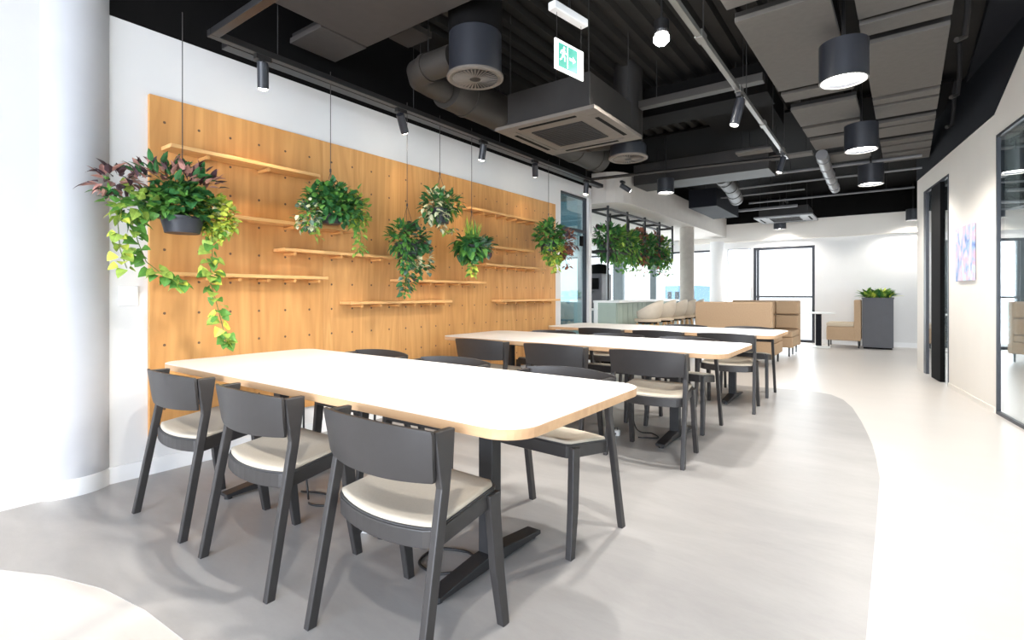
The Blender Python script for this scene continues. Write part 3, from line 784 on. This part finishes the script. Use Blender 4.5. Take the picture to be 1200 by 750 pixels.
MB().box(-.5,.4,-.3,.3,.70,.73).build('tabletop', M['counter'], t, bevel=.006); MB().tube([(0,0,.02),(0,0,.70)], .035, 14).build('pedestal', M['metal'], t); MB().lathe([(0,0),(.24,0),(.24,.012),(0,.02)], n=28).build('base_plate', M['metal'], t)
# window table, lounge seat, planter box
t = empty('cafe_table', (-1.14,12.6,0), 0, 'round white cafe table with dark pedestal by the far window', 'table')
MB().lathe([(0,.71),(.30,.71),(.305,.72),(.30,.735),(0,.735)], n=40).build('tabletop', M['counter'], t, smooth=40)
MB().tube([(0,0,.03),(0,0,.71)], .055, 20).build('pedestal', M['navy'], t, smooth=True); MB().lathe([(0,0),(.22,0),(.22,.015),(.06,.03),(0,.03)], n=32).build('base_plate', M['counter'], t, smooth=40)
t = empty('lounge_seat', (-.72,13.05,0), 0, 'tan lounge seat seen from the side, beside the dark planter box', 'seat')
MB().box(-.29,.22,-.33,.33,.15,.44).build('seat_base', M['tan'], t, bevel=.02); MB().box(-.29,.2,-.335,.335,.44,.52).build('seat_cushion', M['tanlight'], t, bevel=.025, seg=3)
MB().box(.2,.318,-.34,.34,.15,1.0).build('high_back', M['tan'], t, bevel=.02)
for sx in (-.25,.28):
    for sy in (-.28,.28): MB().tube([(sx,sy,0),(sx,sy,.16)], [.012,.017], 10).build('leg', M['metal'], t)
t = empty('planter_box', (-.12,12.98,0), 0, 'tall dark grey planter box with a leafy fern against the far wall', 'planter')
pb = MB().box(-.26,.26,-.2,.2,0.03,1.02); pb.box(-.27,.27,-.21,.21,1.02,1.05)
pb.build('box', M['planter'], t, bevel=.004); MB().box(-.24,.24,-.18,.18,0,.03).build('plinth', M['black'], t)
r = random.Random(12); b = MB()
for i in range(260):
    a = r.uniform(0,2*PI); c = Vector((r.uniform(-.2,.2), r.uniform(-.13,.13), 1.05))
    leaf(b, c, Vector((math.cos(a),math.sin(a),r.uniform(.3,2.0))), Vector((math.cos(a)*.3,math.sin(a)*.3,1)), r.uniform(.13,.30), .075, pick(r,[('l_mid',5),('l_light',4),('l_dark',2),('l_lime',1)]), 'oval', .35)
b.build('fern', LM, t)
# framed abstract picture on the right wall
def artmat():
    m, n, l, b = newmat('abstract_wash'); b.inputs['Roughness'].default_value = .6
    tc = n.new('ShaderNodeTexCoord'); mp = n.new('ShaderNodeMapping'); mp.inputs['Scale'].default_value = (2.5,4.5,3); l.new(tc.outputs['Object'], mp.inputs['Vector'])
    a = n.new('ShaderNodeTexNoise'); a.inputs['Scale'].default_value = 1.0; a.inputs['Detail'].default_value = 5; a.inputs['Distortion'].default_value = 2; l.new(mp.outputs['Vector'], a.inputs['Vector'])
    rp = n.new('ShaderNodeValToRGB'); e = rp.color_ramp.elements
    e[0].position = .3; e[0].color = srgb(90,110,170); e[1].position = .75; e[1].color = srgb(222,222,232)
    for p_, c_ in ((.42,srgb(150,176,214)),(.5,srgb(205,170,186)),(.57,srgb(190,200,220)),(.65,srgb(186,206,200))):
        x = e.new(p_); x.color = c_
    l.new(a.outputs['Fac'], rp.inputs['Fac']); l.new(rp.outputs['Color'], b.inputs['Base Color'])
    return m
t = bpy.data.objects.new('wall_picture', None); COL.objects.link(t); t.matrix_world = RM @ Matrix.Translation((0,L(7.41),1.565))
tag(t, 'unframed blue and pink abstract canvas on the right wall', 'picture')
MB().box(-.03,-.004,-.297,.297,-.30,.30).build('canvas', artmat(), t, bevel=.003)
MB().box(-.004,0,-.27,.27,-.27,.27).build('stretcher', M['trim'], t)

# ------------------------------------------------------------------ ceiling services
def rod(mb, x, y, z0, z1=3.5, r=.004): mb.tube([(x,y,z0),(x,y,z1)], r, 6)
def raft(x0, x1, y0, y1, z, th, mat, lb, name='ceiling_raft', grp='grey ceiling rafts beside the drum lamps', rot=0, hang=True):
    cx, cy = (x0+x1)/2, (y0+y1)/2
    t = empty(name, (cx,cy,z), rot, lb, 'panel', grp)
    MB().box(x0-cx,x1-cx,y0-cy,y1-cy,0,th).build('panel', mat, t, bevel=.004)
    for q in (y0-cy+.02, y1-cy-.05): MB().box(x0-cx,x1-cx,q,q+.03,th,th+.04).build('channel', M['ductdark'], t)
    if hang:
        for sx in (x0-cx+.06, x1-cx-.06):
            b = MB(); rod(b, sx, 0, th, 3.5-z); b.build('hanger', M['blackwire'], t)
    return t
ON = ['first','second','third','fourth','fifth','sixth','seventh','eighth','ninth','tenth','eleventh']
def dx(y): return .028*(y-4)
lrow = [(2.3,3.56),(3.75,5.28),(5.40,5.62),(5.9,6.54),(6.65,7.03),(7.2,7.72),(8.12,8.6)]
for i, (y0,y1) in enumerate(lrow):
    d_ = dx((y0+y1)/2); raft(-.835+d_,-.275+d_,y0,y1,3.0,.035,M['raft'],'grey ceiling raft left of the drum lamps, %s of its row from the camera' % ON[i], rot=R(-1.6))
rrow = [(2.4,4.22),(4.31,4.52),(4.68,5.97),(6.07,6.23),(6.31,6.73),(6.93,7.1),(7.16,7.57),(7.8,8.0),(8.08,8.38),(8.5,9.03)]
for i, (y0,y1) in enumerate(rrow):
    d_ = dx((y0+y1)/2); raft(-.155+d_,.35+d_,y0,y1,3.0,.035,M['raft'],'grey ceiling raft right of the drum lamps, %s of its row from the camera' % ON[i], rot=R(-1.6))
raft(-3.18,-1.5,.7,2.48,3.0,.06,M['raftdark'],'large brown ceiling raft above the first table',grp='brown ceiling rafts over the tables')
raft(-3.1,-2.83,2.62,2.82,3.1,.05,M['raftdark'],'small brown ceiling raft between the large raft and the round ducts',grp='brown ceiling rafts over the tables')
raft(-2.6,-2.28,2.3,2.95,3.16,.04,M['raftdark'],'small brown raft tucked behind the large drum diffuser',grp='brown ceiling rafts over the tables')
raft(-3.6,-3.2,2.1,2.49,3.0,.04,M['raftdark'],'low brown raft close to the track along the wall',grp='brown ceiling rafts over the tables',hang=False)
# rectangular lighting track
TZ = 2.65
t = empty('lighting_track', (-3.23,1.4,TZ), 0, 'black rectangular lighting track loop hung below the ceiling', 'track')
MB().box(-.025,.025,-.025,4.8,0,.04).build('rail', M['track'], t, bevel=.003)
MB().box(2.318,2.352,-.025,5.1,0,.035).build('rail', M['tracklight'], t, bevel=.003)
MB().box(.025,2.31,-.025,.025,0,.04).build('crossbar', M['track'], t, bevel=.003)
b = MB(); 
MB().tube([(.0,4.78,.02),(2.335,5.08,.02)], .02, 4).build('crossbar', M['track'], t)
for y in (.4,1.6,2.8,4.0,4.7):
    for xx, yy in ((0,y),(2.335,y+.2)):
        b = MB(); rod(b,xx,yy,.04,3.5-TZ,.0035); b.build('hanger', M['blackwire'], t)
for y in (.9,1.75,2.75,3.7,4.75):
    MB().box(2.312,2.358,y-.05,y+.05,-.004,.046).build('connector', M['tracklight'], t, bevel=.004)
tag(MB().box(-3.46,-3.37,1.55,6.9,2.70,2.75).build('cable_tray', M['track'], bevel=.004), 'black cable tray running along the top of the left wall', 'tray')

LIGHTS = []
def spotlight(x, y, z, aim, ln, lb, warm=True, rad=.034, on=True):
    """track head: cylinder pointing along aim"""
    t = empty('track_spotlight', (x,y,z), 0, lb, 'spotlight', 'spotlights on the track')
    d = Vector(aim).normalized(); q = d.to_track_quat('Z','Y').to_matrix().to_4x4()
    q.translation = Vector((0,0,-.07))
    MB().lathe([(0,-.03),(rad*.95,-.03),(rad,0),(rad,ln),(rad*.88,ln),(rad*.88,ln-.012)], n=24, M=q).build('lamp_head', M['fitting'], t, smooth=30)
    MB().lathe([(rad*.87,ln-.006),(rad*.75,ln+.006),(rad*.4,ln+.011),(0,ln+.013)], n=24, M=q).build('lens', M['lampwarm'] if warm else M['lampdim'], t)
    b = MB().tube([(0,0,-.03),(0,0,-.07)], .01, 8); b.box(-.018,.018,-.05,.05,-.03,0); b.build('adapter', M['track'], t)
    if on: LIGHTS.append((Vector((x,y,z-.07)) + d*(ln+.035), d, on, warm))
    return t
aims = [(-3.23,1.70,(-.25,.15,-1),.13,14,'pointing down over the largest hanging plant'),
        (-3.23,2.86,(-.30,.55,-.62),.13,5,'tilted along the wall over the second hanging plant'),
        (-3.23,3.93,(-.28,.1,-1),.12,12,'pointing down over the spiky hanging plant'),
        (-3.23,4.86,(-.3,.5,-.65),.12,5,'tilted above the topmost right shelf'),
        (-3.23,6.10,(-.1,.05,-1),.12,12,'at the far end of the wall track beside the glass partition')]
for x,y,a,ln,e,lb in aims:
    spotlight(x,y,TZ,a,ln,'small anthracite spotlight '+lb, True, on=e)
spotlight(-.895,4.17,TZ,(-.22,-.12,-1),.17,'small anthracite spotlight on the bare right-hand track, nearer one', False, .036, on=60)
spotlight(-.895,1.85,TZ,(-.55,.05,-1),.15,'small anthracite spotlight added out of view on the right-hand track to light the first table', False, .036, on=75)  # added above the frame to brighten the first table
spotlight(-1.45,1.40,TZ,(-.55,.15,-1),.15,'small anthracite spotlight added out of view on the near cross track, brightening the tables', False, .036, on=75)  # another unseen lamp, added for more light on the tabletops
spotlight(-.895,6.2,TZ,(-.25,-.1,-1),.14,'small anthracite spotlight on the far corner of the right-hand track', False, .03, on=50)
spotlight(-2.9,6.53,TZ+.02,(.5,.5,-.4),.12,'small black spotlight on the far cross track, aimed at the bar', False, .034, on=0)

def drum(x, y, z, r_, h, lb, e, name='drum_pendant', lens='lamp'):
    t = empty(name, (x,y,z), 0, lb, 'lamp', 'black drum pendant lamps in a row')
    MB().lathe([(r_*.90,.03),(r_*.93,0),(r_,0),(r_,h),(0,h)], n=48).build('shade', M['fitting'], t, smooth=30)
    MB().lathe([(r_*.93,0),(r_*.93,-.004),(r_,-.004),(r_,0)], n=48).build('rim', M['tracklight'], t)
    MB().lathe([(r_*.91,.022),(0,.03)], n=48).build('diffuser', M[lens], t)
    MB().tube([(0,0,h),(0,0,3.5-z)], .012, 8).build('suspension', M['track'], t)
    if e: LIGHTS.append((Vector((x,y,z-.012)), Vector((0,0,-1)), -e, False))
for (x,y,lb,e) in ((-.24,-.05,'black drum pendant above the camera position',42),(-.235,2.12,'black drum pendant over the aisle beside the first table',48),(-.235,4.27,'black drum pendant, largest in view, between the grey rafts',55),
                   (-.2,6.43,'black drum pendant, second of the row in view',45),(-.156,8.5,'black drum pendant, third of the row in view',45)):
    drum(x,y,2.62,.15,.26,lb,e)
drum(-1.95,13.1,2.62,.13,.2,'small black drum pendant in front of the far bulkhead, left one',30)
drum(.459,13.1,2.62,.12,.22,'small black drum pendant at the far bulkhead, beside the right wall',30)
drum(-2.585,7.33,2.60,.12,.2,'small black drum pendant before the curved kitchen fascia',18)
# bare bright downlight
t = empty('downlight', (-1.235,3.42,2.9), 0, 'bright bare downlight glaring among the dark ceiling services', 'lamp')
MB().lathe([(0,.0),(.045,0),(.05,.02),(.05,.09),(0,.09)], n=24).build('body', M['track'], t); MB().lathe([(0,-.075),(.03,-.07),(.052,-.045),(.052,-.02),(.03,0)], n=24).build('bulb', emit('bare_bulb',(1,.98,.94,1),60), t, smooth='all')
MB().tube([(0,0,.09),(0,0,.6)], .008, 8).build('suspension', M['track'], t)
LIGHTS.append((Vector((-1.235,3.42,2.815)), Vector((0,0,-1)), -70, False))

# round diffusers, ducts
def diffuser(x, y, z, r_, h, lb, duct=1.03, dmat='black'):
    t = empty('duct_diffuser', (x,y,z), 0, lb, 'diffuser', 'round ceiling diffusers')
    MB().lathe([(r_*.98,0),(r_,.0),(r_,h),(r_*.92,h+.02),(0,h+.02)], n=48).build('drum', M['fitting'], t, smooth=30)
    MB().lathe([(r_*.86,-.006),(r_*.99,-.012),(r_*1.08,-.004),(r_*1.08,.01),(r_,.012)], n=48).build('rim', M['grille'], t, smooth=30)
    b = MB().lathe([(r_*.87,-.002),(0,.0)], n=48); b.lathe([(0,-.012),(r_*.2,-.010),(r_*.22,-.002)], n=24)
    b.build('face', M['ductdark'], t)
    b = MB()
    for k_ in range(36):
        a = 2*PI*k_/36; q = Matrix.Rotation(a,4,'Z') @ Matrix.Translation((r_*.54,0,-.008)) @ Matrix.Rotation(.6,4,'X')
        b.box(-r_*.32,r_*.32,-r_*.028,r_*.028,-.002,.002,M=q)
    b.build('vanes', M['grille'], t)
    MB().tube([(0,0,h),(0,0,3.5-z)], r_*duct, 32).build('duct_neck', M[dmat], t, smooth=True)
    return t
diffuser(-2.335,2.752,2.645,.185,.30,'large round swirl diffuser on a dark drum over the first table')
diffuser(-2.16,5.0,2.535,.185,.12,'flat round diffuser beyond the ceiling cassette', .8, 'ductdark')
def spiral(pts, r_, lb, mat='duct', seg=.12):
    b = MB(); t = empty('round_duct', pts[0], 0, lb, 'duct', 'round air ducts')
    P = [Vector(p)-Vector(pts[0]) for p in pts]
    Q = [P[0]]
    for a, c in zip(P, P[1:]):
        n_ = max(1,int((c-a).length/.08))
        for s in range(1,n_+1): Q.append(a.lerp(c, s/n_))
    b.tube(Q, r_, 28); b.build('duct_run', M[mat], t, smooth=True)
    for i in range(1,len(Q)-1):
        if i % 6 == 3:
            d = (Q[i+1]-Q[i-1]).normalized()*.02; MB().tube([Q[i]-d,Q[i]+d], r_+.008, 28).build('joint_collar', M[mat], t, smooth=30)
        if i in (3, len(Q)-3):
            MB().tube([Q[i]+Vector((0,0,r_-.01)), Vector((Q[i].x,Q[i].y,3.5-pts[0][2]))], .004, 6).build('hanger', M['blackwire'], t)
    return t
spiral([(-2.53,2.75,2.84),(-2.80,2.75,2.84),(-2.92,2.77,2.84),(-2.99,2.85,2.84),(-3.01,3.0,2.84),(-3.01,3.15,2.84)], .10, 'round brown duct feeding the large drum diffuser')
spiral([(-3.0,3.16,2.87),(-3.0,6.0,2.87)], .17, 'large round brown duct running along the wall behind the track')
spiral([(-2.32,5.02,2.75),(-2.7,5.0,2.78),(-2.86,5.0,2.83)], .09, 'short round duct joining the flat diffuser to the main duct', 'ductdark')
spiral([(-.67,7.8,2.95),(-.68,8.6,2.93),(-.68,10.2,2.9)], .07, 'thin grey round duct running away above the aisle', 'pipe')
spiral([(-2.05,8.3,2.95),(-2.1,9.2,2.92),(-2.25,10.2,2.9)], .12, 'grey round duct running away above the booth', 'duct')
# ceiling cassettes
def cassette(x, y, z, w, h, lb, pm):
    t = empty('ceiling_cassette', (x,y,z), 0, lb, 'air conditioner', 'ceiling air conditioning cassettes')
    o = w/2
    b = MB(); i1 = o*.74
    for (x0,x1,y0,y1) in ((-o,o,-o,-i1),(-o,o,i1,o),(-o,-i1,-i1,i1),(i1,o,-i1,i1)): b.box(x0,x1,y0,y1,0,.03)
    b.box(-i1,i1,-i1,i1,.008,.03)
    b.build('fascia', pm, t, bevel=.003)
    g = MB(); i2 = o*.52
    g.box(-i2,i2,-i2,i2,-.001,.008)
    for k_ in range(14):
        yy = -i2+.02+k_*(2*i2-.04)/13; g.box(-i2+.01,i2-.01,yy-.004,yy+.004,-.006,0)
    g.build('grille', M['ductdark'], t)
    for a in range(4):
        q = Matrix.Rotation(a*PI/2,4,'Z')
        MB().box(-o*.58,o*.58,o*.80,o*.87,-.003,.002,M=q).build('louvre', M['black'], t)
    MB().box(-o*.84,o*.84,-o*.84,o*.84,.03,h).build('housing', M['ductdark'], t, bevel=.004)
    for sx in (-1,1):
        for sy in (-1,1):
            b = MB(); rod(b, sx*o*.8, sy*o*.8, h-.01, 3.5-z, .005); b.build('hanger', M['blackwire'], t)
    MB().tube([(-.1,.2,h-.02),(-.1,.2,h+.2),(-.1,.5,h+.3),(-.1,.9,h+.3)], .03, 10).build('refrigerant_pipe', M['ductdark'], t)
    return t
cassette(-2.203,3.87,2.5,.93,.32,'brown square ceiling cassette between the first and second table', M['grille'])
cassette(-1.73,12.45,2.74,1.1,.22,'grey square ceiling cassette far off in front of the bulkhead', M['pipe'])
# exit sign
A = Vector((-1.673,2.741,0)); B = Vector((-1.626,3.023,0)); ang = math.atan2((B-A).y,(B-A).x)
t = empty('exit_sign', (A.x,A.y,2.54), ang, 'green and white running man exit sign hung on wires below a white bar', 'sign')
W_ = (B-A).length
MB().box(0,W_,-.006,.006,0,.192).build('sign_plate', M['signwhite'], t, bevel=.002)
MB().box(.03,W_*.76,-.0075,-.006,.022,.172).build('green_field', M['signgreen'], t)
def flat(poly, nm):     # pictograms, raised a millimetre off the green field
    MB().prism(poly, 0, .001, M=Matrix(((1,0,0,0),(0,0,-1,-.0075),(0,1,0,0),(0,0,0,1)))).build(nm, M['signwhite'], t)
hd = [(.083+.009*math.cos(2*PI*k_/14), .150+.009*math.sin(2*PI*k_/14)) for k_ in range(14)]
flat(hd,'running_figure')
flat([(.068,.138),(.088,.138),(.098,.122),(.108,.122),(.108,.114),(.094,.114),(.088,.122),(.082,.104),(.098,.092),(.094,.066),(.085,.066),(.088,.088),(.070,.094),(.060,.070),(.042,.062),(.039,.070),(.054,.077),(.062,.100),(.068,.122),(.058,.120),(.052,.106),(.045,.108),(.052,.128)],'running_figure')
flat([(.112,.03),(.122,.03),(.122,.165),(.112,.165)],'door_outline')
flat([(.135,.09),(.17,.09),(.17,.075),(.20,.098),(.17,.121),(.17,.106),(.135,.106)],'arrow')
bx = MB().box(-.03,W_+.02,-.03,.03,.36,.41).build('mounting_bar', M['plastic'], t, bevel=.006)
b = MB()
for xx in (.02,W_-.02): b.tube([(xx,0,.19),(xx,0,.37)], .0015, 5)
b.build('hanging_wire', M['wire'], t)
MB().tube([(W_/2,0,.41),(W_/2,0,.955)], .008, 8).build('suspension', M['track'], t)
# beams, flat ducts, pipes
def thing(mb, name, mat, lb, cat, grp=None, bevel=.004, smooth=False):
    lo = min(p[0] for p in mb.v), min(p[1] for p in mb.v); hi = max(p[0] for p in mb.v), max(p[1] for p in mb.v); zt = max(p[2] for p in mb.v)
    hs = [((lo[0]*.85+hi[0]*.15), (lo[1]+hi[1])/2), ((lo[0]*.15+hi[0]*.85), (lo[1]+hi[1])/2)]
    o = tag(mb.build(name, mat, bevel=bevel, smooth=smooth), lb, cat, grp)
    if zt < 3.48:
        for hx, hy in hs: MB().tube([(hx,hy,zt-.005),(hx,hy,3.5)], .004, 6).build('hanger', M['blackwire'], o)
    return o
thing(MB().box(-2.0,-.86,4.88,4.98,2.99,3.06),'unistrut_beam',M['duct'],'grey brown cross beam above the right-hand track','beam')
thing(MB().box(-3.15,-1.25,7.5,8.05,2.80,3.12),'flat_duct',M['ductdark'],'wide flat brown duct crossing beyond the third table','duct','flat ducts')
thing(MB().box(-3.1,-.9,5.35,5.75,3.05,3.35),'flat_duct',M['black'],'black flat duct crossing behind the cassette','duct','flat ducts')
thing(MB().box(-1.75,-1.0,5.9,7.0,3.2,3.45),'flat_duct',M['black'],'black box duct running away left of the grey rafts','duct','flat ducts')
thing(MB().box(-2.95,-2.45,9.6,11.3,2.72,3.05),'flat_duct',M['navy'],'dark box duct next to the kitchen fascia','duct','flat ducts')
for i,(x0,x1,y,z,rr) in enumerate(((-2.05,.42,9.2,2.9,.016),(-2.15,.40,10.8,2.9,.016),(-2.6,.40,8.75,2.98,.022),(-2.7,-1.4,11.5,2.88,.03),(-2.5,-1.1,9.9,2.9,.014))):
    thing(MB().tube([(x0,y,z),(x1,y,z)], rr, 8),'ceiling_pipe',M['pipe'],'thin grey pipe crossing the far ceiling, '+['just past the third drum pendant','right before the far bulkhead','over the booth back','short one beside the kitchen fascia','short one over the booth seats'][i],'pipe','thin pipes across the far ceiling',0,True)
for i,(x,y,w) in enumerate(((-1.35,7.1,.42),(-1.0,7.6,.5),(-1.45,8.55,.4))):
    thing(MB().box(x-w/2,x+w/2,y-.09,y+.09,2.93,2.96),'light_panel',M['raft'],'small grey ceiling strip, '+['nearest the far cross track','just beyond the far cross track','before the kitchen fascia'][i],'panel','small grey ceiling strips')
for i,(x,y) in enumerate(((.42,4.9),(.5,6.3),(.55,7.4))):
    thing(MB().tube([(x,y,2.97),(x+.05,y+.06,3.0),(x+.07,y+.1,3.2),(x+.07,y+.1,3.49)], .02, 8),'conduit',M['ductdark'],'short dark conduit at the right edge of the grey rafts, '+ON[i]+' from the camera','pipe','short conduits at the rafts',0,True)
tag(MB().box(-.345,-.275,2.2,9.0,3.2,3.26).build('cable_tray', M['black'], bevel=.004), 'black cable tray above the row of drum pendants', 'tray')

# ------------------------------------------------------------------ light
for i, (p, d, e, warm) in enumerate(LIGHTS):
    if e > 0:
        l_ = bpy.data.lights.new('spot_beam','SPOT'); l_.energy = e*.75; l_.spot_size = R(80); l_.spot_blend = .7; l_.shadow_soft_size = .03
        l_.color = (1,.80,.58) if warm else (1,.95,.88)
    else:
        l_ = bpy.data.lights.new('drum_beam','SPOT'); l_.energy = -e*1.3; l_.spot_size = R(150); l_.spot_blend = .5; l_.shadow_soft_size = .045; l_.color = (1,.95,.88)
    o = bpy.data.objects.new(l_.name, l_); COL.objects.link(o); o.location = p; o.rotation_euler = d.to_track_quat('-Z','Y').to_euler()
def area(name, loc, rot, sx, sy, e, c):
    l_ = bpy.data.lights.new(name,'AREA'); l_.shape = 'RECTANGLE'; l_.size = sx; l_.size_y = sy; l_.energy = e; l_.color = c
    o = bpy.data.objects.new(name, l_); COL.objects.link(o); o.location = loc; o.rotation_euler = rot
    return o
area('daylight_behind', (.2,-4.9,1.6), (PI/2,0,0), 6.5, 3.0, 450, (.79,.87,1))
area('daylight_far', (-3.4,YF+.25,1.2), (-PI/2,0,0), 4.4, 2.2, 110, (.93,.97,1))
area('daylight_kitchen', (-8.65,9.4,1.4), (0,-PI/2,0), 2.4, 7.5, 130, (.9,.96,1))
sl = bpy.data.lights.new('low_sun','SUN'); sl.energy = 1.3; sl.color = (1,.84,.64); sl.angle = R(.6)
so = bpy.data.objects.new('low_sun', sl); COL.objects.link(so); so.rotation_euler = Vector((-.33,.94,-.44)).to_track_quat('-Z','Y').to_euler()
area('added_office_daylight', (5.4,6,1.6), (0,PI/2,0), 1.6, 14, 160, (.9,.96,1))  # area lamp added outside the office windows to brighten that room
w = bpy.data.worlds.new('World'); S.world = w; w.use_nodes = True
bg = w.node_tree.nodes['Background']; bg.inputs['Color'].default_value = (.90,.96,1,1); bg.inputs['Strength'].default_value = 1.3

# ------------------------------------------------------------------ camera
cam = bpy.data.cameras.new('Camera'); co = bpy.data.objects.new('Camera', cam); COL.objects.link(co)
cam.sensor_width = 36; cam.lens = 597.4/1200*36; cam.shift_y = -30.2/1200; cam.clip_start = .02
co.location = (0,0,1.12); co.rotation_euler = (PI/2,0,math.radians(36.19))
S.camera = co
S.view_settings.view_transform = 'Standard'; S.view_settings.look = 'None'; S.view_settings.gamma = 1; S.view_settings.use_curve_mapping = False
S.view_settings.exposure = .94
try:
    S.cycles.use_denoising = True; S.cycles.denoiser = 'OPENIMAGEDENOISE'
    S.cycles.max_bounces = 8; S.cycles.diffuse_bounces = 5; S.cycles.transparent_max_bounces = 12; S.cycles.sample_clamp_indirect = 6
except Exception: pass
